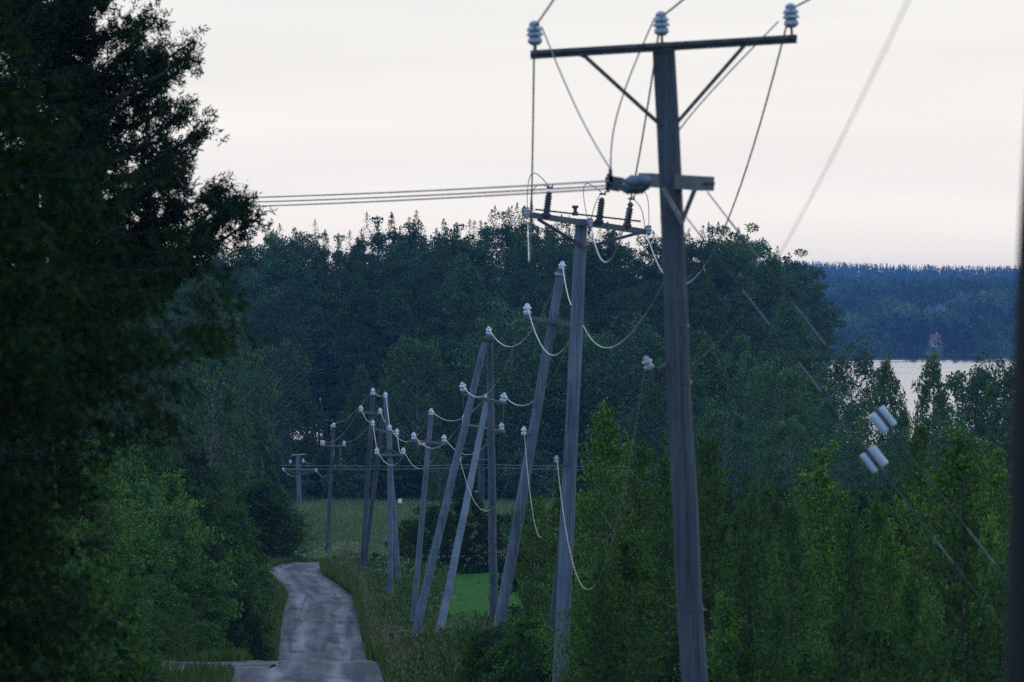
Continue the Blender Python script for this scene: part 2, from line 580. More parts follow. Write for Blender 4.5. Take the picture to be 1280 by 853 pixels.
# ---------------------------------------------------------------- the land
PROF = np.array([(-40, -2.6), (0, -3.2), (10, -4.2), (20, -5.6), (33, -7.3), (60, -7.55), (80, -7.75), (88, -7.95), (93, -8.35),
                 (99, -9.3), (106, -10.4), (116, -11.35), (128, -11.72), (150, -11.72), (170, -11.85), (190, -12.35),
                 (205, -13.5), (225, -14.75), (240, -15.25), (290, -16.2), (350, -17.6), (420, -18.2), (520, -20.0),
                 (600, -21.6), (640, -22.2), (700, -24.5), (900, -27), (1500, -27), (1660, -24), (1690, -22.1), (1720, -20.2),
                 (1850, -14.5), (2000, -8), (2400, -2), (2800, -7), (3200, 6), (3800, 22), (4300, 16)])
BANK = np.array([(-40, -2.6), (0, -3.2), (10, -4.2), (20, -5.6), (33, -7.3), (60, -7.55), (80, -7.75), (93, -8.15),
                 (101, -8.75), (110, -9.5), (120, -10.4), (132, -11.4), (144, -11.85), (152, -12.1), (165, -12.15), (180, -12.2),
                 (200, -13.6), (225, -14.75), (240, -15.25)])
ROADC = np.array([(40, -3.0), (70, -3.6), (81, -4.15), (92, -4.66), (110, -5.35), (128, -6.05), (144, -6.9), (155, -7.45),
                  (161, -7.75), (168, -8.6), (175, -9.5), (181, -9.95), (187, -9.75), (193, -8.8), (202, -6.6), (212, -3.6), (224, 0.5)])
ROADW = 3.0


RWD = np.array([(62, 2.0), (80, 1.76), (90, 1.64), (100, 1.6), (126, 1.64), (150, 1.58), (164, 1.4), (180, 1.45), (200, 1.3)])


def road_hw(d):
    return np.interp(d, RWD[:, 0], RWD[:, 1])


def road_c(d):
    return np.interp(d, ROADC[:, 0], ROADC[:, 1])


def ground(x, d):
    x = np.asarray(x, float)
    d = np.asarray(d, float)
    z0 = np.interp(d, PROF[:, 0], PROF[:, 1])
    zb = np.where(d < 240, np.interp(d, BANK[:, 0], BANK[:, 1]), z0)
    rc = road_c(d)
    k = smooth(ROADW / 2 + 0.4, ROADW / 2 + 2.4, x - rc)
    z = z0 * (1 - k) + zb * k
    off = np.abs(x - rc)
    near = (d > 40) & (d < 230)
    # small verges beside the road, gentle lumps elsewhere
    lump = 0.10 * np.sin(x * 0.9 + d * 0.23) * np.sin(d * 0.31 - x * 0.17) + 0.06 * np.sin(x * 2.3 + 1.0) * np.sin(d * 0.9)
    lump = lump * smooth(ROADW / 2 + 0.1, ROADW / 2 + 1.2, off) * (d < 420)
    z = z + np.where(near | (d <= 420), lump, 0)
    z = z + np.where(d > 1690, 1.2 * np.sin(x * 0.021 + d * 0.004) * smooth(1690, 1800, d), 0)
    # far ridge dips a little to the right
    z = z - np.where(d > 2900, (x - 300) * 0.016, 0) * smooth(2900, 3600, d)
    # higher land to the left of the near road
    z = z + 1.2 * smooth(-12, -30, x) * smooth(230, 180, d)
    return z + CZ


def gz(x, d):
    return float(ground(x, d))


ys = np.concatenate((np.arange(-40, 60, 4.0), np.arange(60, 250, 1.2), np.arange(250, 440, 6.0), np.arange(440, 760, 20.0), np.arange(760, 1660, 90.0), np.arange(1660, 2100, 20.0), np.arange(2100, 4301, 50.0)))
xs = np.concatenate((-np.geomspace(1600, 62, 26), np.arange(-60, -22, 3.0), np.arange(-22, 22, 0.55), np.arange(22, 62, 3.0), np.geomspace(64, 1600, 26)))
GX, GY = np.meshgrid(xs, ys)
GV = np.stack((GX, GY, ground(GX, GY)), -1).reshape(-1, 3)
nx, ny = len(xs), len(ys)
ii = (np.arange(ny - 1)[:, None] * nx + np.arange(nx - 1)[None, :]).ravel()
GF = np.stack((ii, ii + 1, ii + nx + 1, ii + nx), -1)
tag(link('ground', np_mesh('ground', GV, GF, M['ground'], True)), 'rolling green ground falling to the lake with wooded far shore', 'ground', kind='structure')

# wind ripples: long low wave fronts, gentle towards this shore and steep behind
rgw = np.random.default_rng(55)
wy = [560.0]
while wy[-1] < 1712:
    wy.append(wy[-1] + rgw.uniform(3.0, 6.0))
wx = np.concatenate((np.linspace(-1590, -260, 24), np.linspace(-250, 450, 90), np.linspace(460, 1590, 24)))
rows_ = []
for k_ in range(len(wy) - 1):
    p_ = wy[k_ + 1] - wy[k_]
    sl_ = np.radians(2.5 + 0.7 * np.sin(wx * 0.05 + k_ * 1.7) + 0.5 * np.sin(wx * 0.17 - k_ * 2.9) + rgw.normal(0, 0.35, len(wx)))
    off_ = 0.6 * np.sin(wx * 0.03 + k_ * 0.4)
    rows_.append(np.stack((wx, wy[k_] + off_ + 0 * wx, 0 * wx), -1))
    rows_.append(np.stack((wx, wy[k_] + off_ + 0.88 * p_, 0.88 * p_ * np.tan(sl_.clip(0.004, 0.08))), -1))
nw_ = len(wx)
iw = (np.arange(len(rows_) - 1)[:, None] * nw_ + np.arange(nw_ - 1)[None, :]).ravel()
me = np_mesh('lake', np.concatenate(rows_), np.stack((iw, iw + 1, iw + nw_ + 1, iw + nw_), -1), M['water'])
tag(link('lake', me), 'pale lake reflecting the evening sky beyond the trees', 'lake', kind='structure')


def strip(name, cx, cy, width, lift, mat, nside=14, wob=0.10, seed=3, crown=0.04):
    rg = np.random.default_rng(seed)
    cx = np.asarray(cx)
    cy = np.asarray(cy)
    tx, ty = np.gradient(cx), np.gradient(cy)
    L = np.hypot(tx, ty)
    nxv, nyv = ty / L, -tx / L
    s = np.concatenate(([0], np.cumsum(np.hypot(np.diff(cx), np.diff(cy)))))
    wl_ = np.interp(s, np.arange(0, s[-1] + 9, 3.7), rg.normal(0, wob, len(np.arange(0, s[-1] + 9, 3.7))))
    wr_ = np.interp(s, np.arange(0, s[-1] + 9, 3.7), rg.normal(0, wob, len(np.arange(0, s[-1] + 9, 3.7))))
    V, UV = [], []
    for j in range(nside + 1):
        t = j / nside * 2 - 1
        off = t * width / 2 + np.where(t < 0, wl_, wr_) * abs(t) ** 3
        X = cx + nxv * off
        Y = cy + nyv * off
        rut = -0.045 * (np.exp(-((abs(t) - 0.5) / 0.13) ** 2)) + crown * (1 - t * t)
        Z = ground(cx, cy) + lift + rut + 0.012 * np.sin(s * 2.1 + j) - 0.03 * (abs(t) ** 6)
        V.append(np.stack((X, Y, Z), -1))
        UV.append(np.stack((off, s), -1))
    n = len(cx)
    V = np.concatenate(V)
    UV = np.concatenate(UV)
    F = []
    for j in range(nside):
        a = np.arange(n - 1) + j * n
        F.append(np.stack((a, a + n, a + n + 1, a + 1), -1))
    F = np.concatenate(F)
    me = np_mesh(name, V, F, mat, True)
    u = me.uv_layers.new(name='UVMap')
    u.data.foreach_set('uv', UV[F.ravel()].astype(np.float32).ravel())
    return link(name, me)


dd = np.arange(62, 222, 0.6)
# soften the bends of the centre line
cc = np.convolve(np.pad(road_c(dd), 4, mode='edge'), np.ones(9) / 9, 'valid')
tag(strip('gravel_road', cc, dd, 2 * road_hw(dd), 0.05, M['road']), 'pale rutted gravel road running downhill past the poles', 'road', kind='structure')
tt = np.linspace(0, 1, 40)
tag(strip('side_road', -5.2 - 15 * tt, 86.5 + 1.6 * tt + 2 * tt ** 2, 2.6, 0.062, M['road'], seed=9, crown=0.02), 'gravel side road joining from the left at the crest', 'road', kind='structure')

# lawn behind the leaning poles
lx = np.linspace(-3.0, 1.6, 40)
ly = np.linspace(139, 181, 50)
LX, LY = np.meshgrid(lx, ly)
LZ = ground(LX, LY) + 0.05
i2 = (np.arange(49)[:, None] * 40 + np.arange(39)[None, :]).ravel()
lawn = np_mesh('lawn', np.stack((LX, LY, LZ), -1).reshape(-1, 3), np.stack((i2, i2 + 1, i2 + 41, i2 + 40), -1), M['lawn_grass'], True)
tag(link('lawn', lawn), 'bright green mown lawn behind the leaning poles', 'lawn', kind='structure')


# ---------------------------------------------------------------- leaves, needles, trees
def rand_dirs(rg, n):
    v = rg.normal(size=(n, 3))
    return v / (np.linalg.norm(v, axis=1)[:, None] + 1e-9)


def leaf_quads(rg, P, size, aspect=0.55, droop=0.0, flat=0.0):
    n = len(P)
    u = rand_dirs(rg, n)
    u[:, 2] -= droop
    u /= np.linalg.norm(u, axis=1)[:, None] + 1e-9
    q = rand_dirs(rg, n)
    q[:, 2] += flat * np.sign(q[:, 2])
    w = np.cross(u, q)
    w /= np.linalg.norm(w, axis=1)[:, None] + 1e-9
    size = np.broadcast_to(np.asarray(size, float), (n,))[:, None]
    h = u * size * 0.5
    k = w * size * 0.5 * aspect
    bend = np.cross(u, w) * size * 0.12
    V = np.stack((P - h, P + k * 1.0 - h * 0.1 + bend, P + h, P - k - h * 0.1 + bend), 1).reshape(-1, 3)
    F = np.arange(4 * n).reshape(-1, 4)
    return V, F


def needle_quads(P, D, length, width, rg):
    """thin pointed needles from P along D"""
    n = len(P)
    q = rand_dirs(rg, n)
    w = np.cross(D, q)
    w /= np.linalg.norm(w, axis=1)[:, None] + 1e-9
    L = np.broadcast_to(np.asarray(length, float), (n,))[:, None]
    a = P - w * width / 2
    b = P + w * width / 2
    c = P + D * L + w * width * 0.18
    d = P + D * L - w * width * 0.18
    return np.stack((a, b, c, d), 1).reshape(-1, 3), np.arange(4 * n).reshape(-1, 4)


def envelope(kind, t):
    if kind == 'oval':
        return np.where(t < 0.35, 0.55 + 0.45 * np.sin(np.pi / 2 * t / 0.35), np.clip(1 - (np.clip(t - 0.35, 0, 1) / 0.66) ** 1.9, 0, 1) ** 0.75)
    if kind == 'spire':
        return np.minimum(1, t * 4.0 + 0.25) * (1 - t) ** 0.75 + 0.03
    if kind == 'dome':
        return np.sqrt(np.clip(1 - (np.clip(t - 0.25, 0, 1) / 0.78) ** 2, 0, 1)) * np.minimum(1, 0.55 + t * 1.8)
    if kind == 'egg':
        return np.where(t < 0.4, 0.6 + 0.4 * np.sin(np.pi / 2 * t / 0.4), np.clip(1 - (np.clip(t - 0.4, 0, 1) / 0.62) ** 2.4, 0, 1) ** 0.6)
    return 1.0


def trunk_mesh(name, H, r0, rg, mat, limbs=(), wob=0.15, sides=7, top=0.97, fork=None):
    mb = MB()
    n = 9
    z = np.linspace(0, H * top, n)
    ox = np.cumsum(rg.normal(0, wob, n)) * 0.35
    oy = np.cumsum(rg.normal(0, wob, n)) * 0.35
    ox -= ox[0]
    oy -= oy[0]
    pts = np.stack((ox, oy, z), -1)
    pts[0, 2] = -0.5
    rad = r0 * (1 - 0.93 * (z / (H * top)) ** 0.9)
    rad[0] *= 1.25
    mb.tube(pts, rad, sides)
    for zl, end, rl in limbs:
        a = np.array((np.interp(zl, z, ox), np.interp(zl, z, oy), zl))
        e = np.asarray(end, float)
        m1 = a + (e - a) * 0.5 + np.array((0, 0, 0.10 * np.linalg.norm(e - a))) * rg.uniform(-0.6, 1.0)
        mb.tube([a, m1, e], [rl, rl * 0.65, rl * 0.22], 4, caps=False)
    V = np.concatenate(mb.v)
    me = bpy.data.meshes.new(name)
    me.from_pydata(V.tolist(), [], mb.f)
    me.polygons.foreach_set('use_smooth', np.ones(len(me.polygons), bool))
    me.update()
    me.materials.append(mat)
    return me, (z, ox, oy)


def broadleaf(seed, H, Rc, base, kind, nclump, nleaf, lsize, clump_r, mat, bark, r0, droop=0.0, rise=0.5, limb_r=0.06, shoots=0, lean=0.0):
    rg = np.random.default_rng(seed)
    P, S, limbs = [], [], []
    # lopsided outline: radius varies with the compass and height
    ph = rg.uniform(0, 6.28, 6)
    for i in range(nclump):
        t = (i + rg.uniform(0, 1)) / nclump
        t = t ** 0.9
        az = i * 2.399963 + rg.normal(0, 0.35)
        lob = 1 + 0.22 * math.sin(2 * az + ph[0] + 3 * t) + 0.16 * math.sin(3 * az + ph[1] - 5 * t) + 0.14 * math.sin(9 * t + ph[2] + az)
        rr = Rc * float(envelope(kind, t)) * lob * math.sqrt(rg.uniform(0.25, 1.0))
        zc = base + (H * 0.965 - base) * t + rg.normal(0, 0.02) * H
        c = np.array((rr * math.cos(az) + lean * t, rr * math.sin(az), zc))
        cr_ = clump_r * rg.uniform(0.65, 1.25) * (0.55 + 0.45 * (1 - t) ** 0.5)
        n = int(nleaf * rg.uniform(0.7, 1.25) * (cr_ / clump_r) ** 1.6) + 6
        dv = rand_dirs(rg, n)
        rad = cr_ * rg.uniform(0.15, 1.0, n) ** 0.45
        sq = np.array((1.0, 1.0, 0.62 + 0.5 * droop))
        q = c + dv * rad[:, None] * sq
        if droop:
            q[:, 2] -= droop * cr_ * rg.uniform(0, 1.0, n) ** 2 * 1.4
        P.append(q)
        S.append(lsize * rg.uniform(0.6, 1.35, n))
        limbs.append((max(0.12 * H, zc - rise * (rr + 0.4) - 0.05 * H), c, limb_r * (1.15 - 0.8 * t) * rg.uniform(0.6, 1.1)))
    for i in range(shoots):
        az = rg.uniform(0, 6.28)
        t = rg.uniform(0.5, 0.97)
        rr = Rc * float(envelope(kind, t)) * rg.uniform(0.2, 0.95)
        zc = base + (H - base) * t
        n = int(nleaf * 0.62)
        h = rg.uniform(0.6, 1.3) * clump_r
        u = rg.uniform(0, 1, n)
        sp = 0.42 * clump_r * (1 - u) ** 0.8 + 0.03
        q = np.stack((rr * math.cos(az) + rg.normal(0, 1, n) * sp * 0.6, rr * math.sin(az) + rg.normal(0, 1, n) * sp * 0.6, zc - 0.5 * clump_r + u * h * 1.45), -1)
        P.append(q)
        S.append(lsize * rg.uniform(0.4, 0.85, n))
    P = np.concatenate(P)
    S = np.concatenate(S)
    tm, _ = trunk_mesh('trunk', H, r0, rg, bark, limbs, wob=0.012 * H)
    V, F = leaf_quads(rg, P, S, 0.6, droop * 0.8)
    cm = np_mesh('crown', V, F, mat)
    return dict(H=H, trunk=tm, crown=cm)


def young_birch(seed, H, mat, bark, nb=115, lpb=150, lsize=0.06, Rc=1.35, base=0.04):
    """upright slender tree: rising branches, twigs hung with single leaves"""
    rg = np.random.default_rng(seed)
    mb_l, P, S = [], [], []
    for i in range(nb):
        t = (i + rg.uniform()) / nb
        z0 = H * (base + (0.97 - base) * t ** 0.92)
        az = i * 2.4 + rg.normal(0, 0.4)
        L = Rc * (1.0 - 0.88 * t ** 2.0) * rg.uniform(0.4, 1.3) * (0.75 + 0.25 * min(1, t * 6)) * (1 + 0.22 * math.sin(az * 2 + 7 * t + seed))
        up = rg.uniform(0.2, 1.0) * L * (0.6 + t)
        e = np.array((L * math.cos(az), L * math.sin(az), min(z0 + up, H * 1.02)))
        mb_l.append((z0, e, 0.008 + 0.008 * (1 - t)))
        n = int(lpb * (0.35 + L / Rc) * rg.uniform(0.7, 1.2))
        u = rg.uniform(0.12, 1.0, n) ** 0.8
        a = np.array((0, 0, z0))
        c = a + (e - a) * u[:, None]
        c[:, 2] += 0.10 * L * np.sin(np.pi * u)
        sp = 0.05 + 0.17 * L * (0.35 + 0.65 * np.sin(np.pi * np.clip(u, 0, 0.93)))
        c = c + rg.normal(0, 1, (n, 3)) * sp[:, None] * np.array((0.75, 0.75, 0.6))
        P.append(c)
        S.append(lsize * rg.uniform(0.6, 1.35, n))
    n = 60
    u = rg.uniform(0.86, 1.04, n)
    P.append(np.stack((rg.normal(0, 0.05, n), rg.normal(0, 0.05, n), H * u), -1))
    S.append(lsize * rg.uniform(0.6, 1.1, n))
    P = np.concatenate(P)
    S = np.concatenate(S)
    tm, _ = trunk_mesh('trunk', H, 0.045 * H / 5.5, rg, bark, mb_l, wob=0.02, sides=6, top=1.0)
    V, F = leaf_quads(rg, P, S, 0.78, 0.35)
    return dict(H=H, trunk=tm, crown=np_mesh('crown', V, F, mat))


def young_pine(seed, H, mat, bark, Rc=0.95, dens=1.0):
    rg = np.random.default_rng(seed)
    P, D, L = [], [], []
    limbs = []

    def shoot(a, e, nper, ln, spread):
        a = np.asarray(a, float)
        e = np.asarray(e, float)
        ax = e - a
        le = np.linalg.norm(ax)
        ax = ax / (le + 1e-9)
        n = max(6, int(nper * le * dens))
        u = rg.uniform(0, 1, n)
        p = a + (e - a) * u[:, None]
        dv = rand_dirs(rg, n)
        dv = dv - (dv @ ax)[:, None] * ax
        dv /= np.linalg.norm(dv, axis=1)[:, None] + 1e-9
        k = spread * (1.15 - 0.6 * u)
        dr = ax * (1 - 0.35 * k)[:, None] + dv * k[:, None]
        dr /= np.linalg.norm(dr, axis=1)[:, None]
        P.append(p)
        D.append(dr)
        L.append(ln * rg.uniform(0.7, 1.15, n))

    nbr = int(H * 30)
    for w in range(nbr):
        t = (w + rg.uniform()) / nbr
        z0 = H * (0.03 + 0.93 * t)
        az = w * 2.399963 + rg.normal(0, 0.3)
        Lb = Rc * (1 - 0.90 * t ** 1.15) * rg.uniform(0.55, 1.2) * (0.8 + 0.25 * math.sin(w * 0.37))
        dx, dy = math.cos(az), math.sin(az)
        a = np.array((0, 0, z0))
        m1 = a + np.array((dx, dy, 0)) * Lb * 0.66 + np.array((0, 0, rg.uniform(0.0, 0.22) * Lb + 0.18 * t * Lb))
        e = a + np.array((dx, dy, 0)) * Lb + np.array((0, 0, rg.uniform(0.2, 0.5) * Lb + 0.05 + 0.25 * t * Lb))
        limbs.append((z0, m1, 0.010 * (1.3 - t)))
        shoot(a + (m1 - a) * 0.3, m1, 170, 0.08, 0.95)
        shoot(m1, e, 260, 0.075, 0.85)
        if rg.uniform() < 0.75:
            shoot(e, e + np.array((dx * 0.05, dy * 0.05, rg.uniform(0.07, 0.24))), 240, 0.045, 0.35)
        for s in (-1, 1, -1, 1, 1)[:int(2 + 3 * Lb / Rc)]:
            s = s * rg.choice((-1, 1))
            u = rg.uniform(0.25, 1.0)
            q = a + (m1 - a) * u
            sd = np.array((dx * 0.6 - dy * s, dy * 0.6 + dx * s, rg.uniform(0.1, 0.7)))
            sd /= np.linalg.norm(sd)
            q2 = q + sd * Lb * rg.uniform(0.2, 0.42)
            shoot(q, q2, 230, 0.078, 0.9)
            if rg.uniform() < 0.5:
                shoot(q2, q2 + np.array((0, 0, rg.uniform(0.05, 0.16))), 210, 0.04, 0.35)
    shoot((0, 0, H * 0.9), (0, 0, H), 320, 0.05, 0.5)
    shoot((0, 0, H), (0, 0, H + 0.22), 320, 0.04, 0.3)
    V, F = needle_quads(np.concatenate(P), np.concatenate(D), np.concatenate(L), 0.011, rg)
    tm, _ = trunk_mesh('trunk', H, 0.05 * H / 5, rg, bark, limbs, wob=0.01, sides=6, top=1.0)
    return dict(H=H + 0.2, trunk=tm, crown=np_mesh('crown', V, F, mat))


def far_spruce(seed, H, Rc, mat, bark, base=0.06, nw=26, lsize=0.33):
    rg = np.random.default_rng(seed)
    P, S, limbs = [], [], []
    for w in range(nw):
        t = w / nw
        z0 = H * (base + (0.98 - base) * t)
        L = Rc * (1 - t) ** 0.85 * rg.uniform(0.8, 1.15) + 0.12
        nb = int(9 - 4 * t)
        a0 = rg.uniform(0, 6.28)
        for b in range(nb):
            az = a0 + b * 6.283 / nb + rg.normal(0, 0.2)
            Lb = L * rg.uniform(0.7, 1.1)
            n = int(8 + 26 * Lb / Rc)
            u = rg.uniform(0.1, 1, n)
            x = Lb * u
            z = z0 - 0.32 * Lb * u + 0.18 * Lb * u ** 3
            wd = 0.22 * Lb * np.sin(np.pi * np.clip(u, 0.1, 0.95)) + 0.05
            y = rg.normal(0, 1, n) * wd
            z = z - np.abs(rg.normal(0, 1, n)) * 0.12 * Lb
            P.append(np.stack((x * math.cos(az) - y * math.sin(az), x * math.sin(az) + y * math.cos(az), z), -1))
            S.append(lsize * rg.uniform(0.6, 1.2, n))
    P = np.concatenate(P)
    S = np.concatenate(S)
    tm, _ = trunk_mesh('trunk', H, 0.014 * H, rg, bark, (), wob=0.01)
    V, F = leaf_quads(rg, P, S, 0.4, 0.6)
    return dict(H=H, trunk=tm, crown=np_mesh('crown', V, F, mat))


def conifer_bush(seed, H, Rc, mat, bark):
    rg = np.random.default_rng(seed)
    P, D, L = [], [], []
    for w in range(44):
        t = w / 44
        z0 = H * (0.02 + 0.93 * t)
        Lm = Rc * (np.sin(np.pi * (0.30 + 0.70 * t) ** 0.9) ** 0.7 if t < 0.97 else 0.15)
        for b in range(13):
            az = rg.uniform(0, 6.28)
            Lb = Lm * rg.uniform(0.6, 1.15) * (1 + 0.16 * math.sin(3 * az + 8 * t) + 0.12 * math.sin(5 * az - 13 * t))
            d0 = np.array((math.cos(az), math.sin(az), 0))
            e = d0 * Lb + np.array((0, 0, z0 + 0.22 * Lb * (0.2 + t)))
            n = 62
            u = rg.uniform(0.35, 1, n)
            p = np.array((0, 0, z0)) + (e - np.array((0, 0, z0))) * u[:, None]
            p = p + rg.normal(0, 1, (n, 3)) * np.array((0.10, 0.10, 0.07)) * (0.6 + Lb * 0.4)
            dr = d0 + rg.normal(0, 0.6, (n, 3)) + np.array((0, 0, 0.35))
            dr /= np.linalg.norm(dr, axis=1)[:, None]
            P.append(p)
            D.append(dr)
            L.append(rg.uniform(0.10, 0.22, n))
    V, F = needle_quads(np.concatenate(P), np.concatenate(D), np.concatenate(L), 0.045, rg)
    tm, _ = trunk_mesh('trunk', H, 0.09, rg, bark, (), wob=0.02)
    return dict(H=H, trunk=tm, crown=np_mesh('crown', V, F, mat))


def plant(proto, name, x, d, h, rz, label, cat, group=None, wide=1.0, z=None):
    s = h / proto['H']
    r = empty(name, (x, d, gz(x, d) - 0.05 if z is None else z), rz)
    r.scale = (s * wide, s * wide, s)
    link('trunk', proto['trunk'], r)
    link('crown', proto['crown'], r)
    tag(r, label, cat, group)
    return r


def by_top(px, d, ytop):
    """where a plant stands and how tall it is when its top shows on row ytop"""
    x = (px - 640.0) / FPX * d
    z = gz(x, d)
    return x, (CZ + (HOR - ytop) / FPX * d) - z


WORDS = ['first', 'second', 'third', 'fourth', 'fifth', 'sixth', 'seventh', 'eighth', 'ninth', 'tenth', 'eleventh', 'twelfth', 'thirteenth',
         'fourteenth', 'fifteenth', 'sixteenth', 'seventeenth', 'eighteenth', 'nineteenth', 'twentieth', 'twenty-first', 'twenty-second',
         'twenty-third', 'twenty-fourth', 'twenty-fifth', 'twenty-sixth', 'twenty-seventh', 'twenty-eighth', 'twenty-ninth', 'thirtieth']

# ---- the tall wood beyond the meadow
FAR = [broadleaf(11, 24, 4.7, 4.5, 'egg', 120, 300, 0.24, 1.45, M['aspen_far'], M['bark'], 0.2, shoots=40),
       broadleaf(12, 24, 4.1, 4.0, 'oval', 115, 300, 0.24, 1.35, M['birch_far'], M['bark'], 0.2, shoots=34),
       broadleaf(13, 24, 5.2, 5.0, 'dome', 125, 300, 0.24, 1.5, M['aspen_far'], M['bark'], 0.22, shoots=18),
       broadleaf(14, 24, 4.3, 4.0, 'egg', 120, 300, 0.24, 1.35, M['birch_far'], M['bark'], 0.2, shoots=26)]
FARSP = [far_spruce(21, 22, 2.6, M['aspen_far'], M['bark']), far_spruce(22, 22, 2.2, M['spruce'], M['bark'])]
WEEP = [broadleaf(31, 13, 3.3, 0.8, 'egg', 120, 120, 0.26, 0.95, M['weeping'], M['birch_bark'], 0.14, droop=0.55, shoots=14),
        broadleaf(32, 13, 2.9, 0.8, 'oval', 110, 115, 0.26, 0.9, M['weeping'], M['birch_bark'], 0.13, droop=0.5, shoots=18),
        broadleaf(33, 13, 3.7, 0.9, 'dome', 120, 120, 0.26, 1.0, M['birch_far'], M['birch_bark'], 0.15, droop=0.45, shoots=10)]
TOPX = [150, 250, 300, 345, 400, 460, 500, 560, 600, 640, 700, 740, 800, 855, 905, 952, 985, 1012, 1040, 1068]
TOPY = [330, 318, 305, 288, 281, 296, 272, 276, 268, 264, 268, 282, 290, 296, 290, 280, 308, 348, 395, 440]


def row(name, d0, dj, px0, px1, step, dy, protos, phrase, cat, group, seed, yj=8, wide=1.0, ytops=None, skip=None):
    rg = np.random.default_rng(seed)
    pxs = np.arange(px0, px1, step) + rg.uniform(-step * 0.3, step * 0.3, len(np.arange(px0, px1, step)))
    pxs = [p for p in sorted(pxs) if not (skip and skip(p))]
    for i, px in enumerate(pxs):
        d = d0 + rg.uniform(-dj, dj)
        yt = np.interp(px, TOPX, TOPY) + dy - 9 + rg.uniform(-yj, yj)
        x, h = by_top(px, d, yt)
        k = int(rg.integers(0, len(protos)))
        w = (24.0 / h) ** 0.35 * wide * rg.uniform(0.85, 1.15)
        plant(protos[k], name, x, d, h, rg.uniform(0, 6.28), phrase % WORDS[min(i, 29)], cat, group, w)


row('tall_tree', 455, 12, 60, 1020, 42, 8, FAR, 'dark tall leafy tree on the skyline, %s from the left in the back row', 'tree', 'back row of the tall wood', 5, 12)
row('tall_tree', 420, 12, 40, 1035, 46, 22, FAR, 'leafy tree just below the skyline, %s from the left in its row', 'tree', 'second row of the tall wood', 6, 16)
row('tall_tree', 388, 10, 60, 1060, 48, 72, FAR[:3] + FARSP[:1], 'rounded dark tree halfway down the wood, %s from the left in its row', 'tree', 'middle row of the tall wood', 7, 20, 1.05,
    skip=lambda p: 385 < p < 440)
row('birch_tree', 366, 6, 640, 1060, 48, 135, WEEP, 'greyish birch at the foot of the tall wood, %s from the left behind the poles', 'tree', 'birches at the foot of the wood', 8, 18, 1.05)

for i, (px, d, yt, k, w, lab) in enumerate([
        (345, 362, 424, 0, 1.0, 'rounded weeping birch at the meadow edge left of the distant poles'),
        (300, 366, 455, 2, 0.9, 'dim birch close left of the rounded weeping birch'),
        (452, 364, 456, 1, 0.75, 'slim pointed birch right of the dark gap with trunks'),
        (522, 360, 418, 0, 1.05, 'broad pale green birch behind the middle poles'),
        (486, 368, 462, 2, 0.7, 'small birch tucked left of the broad pale birch'),
        (575, 366, 470, 2, 0.95, 'dim low birch between the broad pale birch and the A-frame pole'),
        (625, 362, 452, 1, 0.9, 'birch showing behind the top of the A-frame pole'),
        (400, 376, 540, 2, 0.8, 'low dark tree under the trunks in the wood gap'),
        (548, 350, 556, 1, 0.8, 'small yellowish birch behind the pole with three insulators')]):
    x, h = by_top(px, d, yt)
    plant(WEEP[k], 'birch_tree', x, d, h, i * 1.3, lab, 'tree', None, w * (13 / h) ** 0.2)

# bare trunks standing in the gap of the wood
BARE = [trunk_mesh('trunk', 17, 0.16, np.random.default_rng(s), M['bark'], [(9 + k, (0.8 * math.cos(k * 2.1), 0.8 * math.sin(k * 2.1), 10 + k), 0.03) for k in range(6)], wob=0.1)[0] for s in (41, 42)]
BARE_TOP = [broadleaf(s, 17, 1.9, 10.5, 'egg', 30, 80, 0.40, 1.1, M['aspen_far'], M['bark'], 0.1)['crown'] for s in (43, 44)]
rg = np.random.default_rng(77)
for i, px in enumerate(sorted(np.concatenate((rg.uniform(384, 448, 19), rg.uniform(560, 600, 4))))):
    d = rg.uniform(398, 450)
    x = (px - 640) / FPX * d
    r = empty('slender_tree', (x, d, gz(x, d)), rg.uniform(0, 6.28))
    s = rg.uniform(0.85, 1.1)
    r.scale = (s, s, s)
    link('trunk', BARE[i % 2], r)
    link('crown', BARE_TOP[i % 2], r)
    tag(r, 'slender dark trunk in the gap of the wood, %s from the left' % WORDS[i], 'tree', 'bare trunks in the gap of the wood')

# ---- trees right of the wood, towards the lake
for i, (px, d, yt, k, w, lab) in enumerate([
        (842, 318, 440, 0, 1.0, 'grey-green birch just behind the nearest pole'),
        (885, 306, 424, 1, 1.0, 'birch rising right beside the nearest pole'),
        (930, 310, 446, 2, 1.0, 'rounded birch in the grove, second right of the nearest pole'),
        (975, 300, 452, 0, 1.0, 'pale birch in the grove below the slanting stay wires'),
        (1068, 338, 428, 2, 0.9, 'dark rounded tree at the right foot of the wood against the far hills'),
        (1012, 322, 470, 1, 1.0, 'pointed birch in the grove left of the stay insulators'),
        (1052, 292, 486, 2, 1.0, 'dim birch directly behind the two stay insulators'),
        (905, 270, 500, 2, 1.0, 'low wide birch in front of the grove behind the young pines'),
        (985, 262, 520, 0, 1.0, 'low birch in front of the grove above the candle pines'),
        (1060, 258, 540, 2, 1.0, 'low dark birch under the two stay insulators'),
        (1108, 282, 446, 1, 0.62, 'thin loose birch against the lake, left of the pair'),
        (1130, 290, 506, 1, 0.55, 'short thin birch against the lake between two taller ones'),
        (1166, 276, 440, 1, 0.62, 'thin loose birch against the lake, right of the pair'),
        (1208, 280, 456, 0, 0.9, 'rounded birch below the lake near the right edge'),
        (1240, 272, 447, 2, 0.85, 'dark rounded tree covering the lake at the right edge'),
        (1275, 268, 444, 0, 1.0, 'dark tree cut off by the black window edge at the right'),
        (1130, 250, 540, 2, 1.0, 'low dark tree under the thin birches by the lake'),
        (1190, 246, 520, 2, 1.0, 'low dark tree behind the tallest young birch on the right')]):
    x, h = by_top(px, d, yt)
    plant(WEEP[k], 'birch_tree', x, d, h, i * 0.9 + 0.4, lab, 'tree', None, w * (13 / h) ** 0.2)

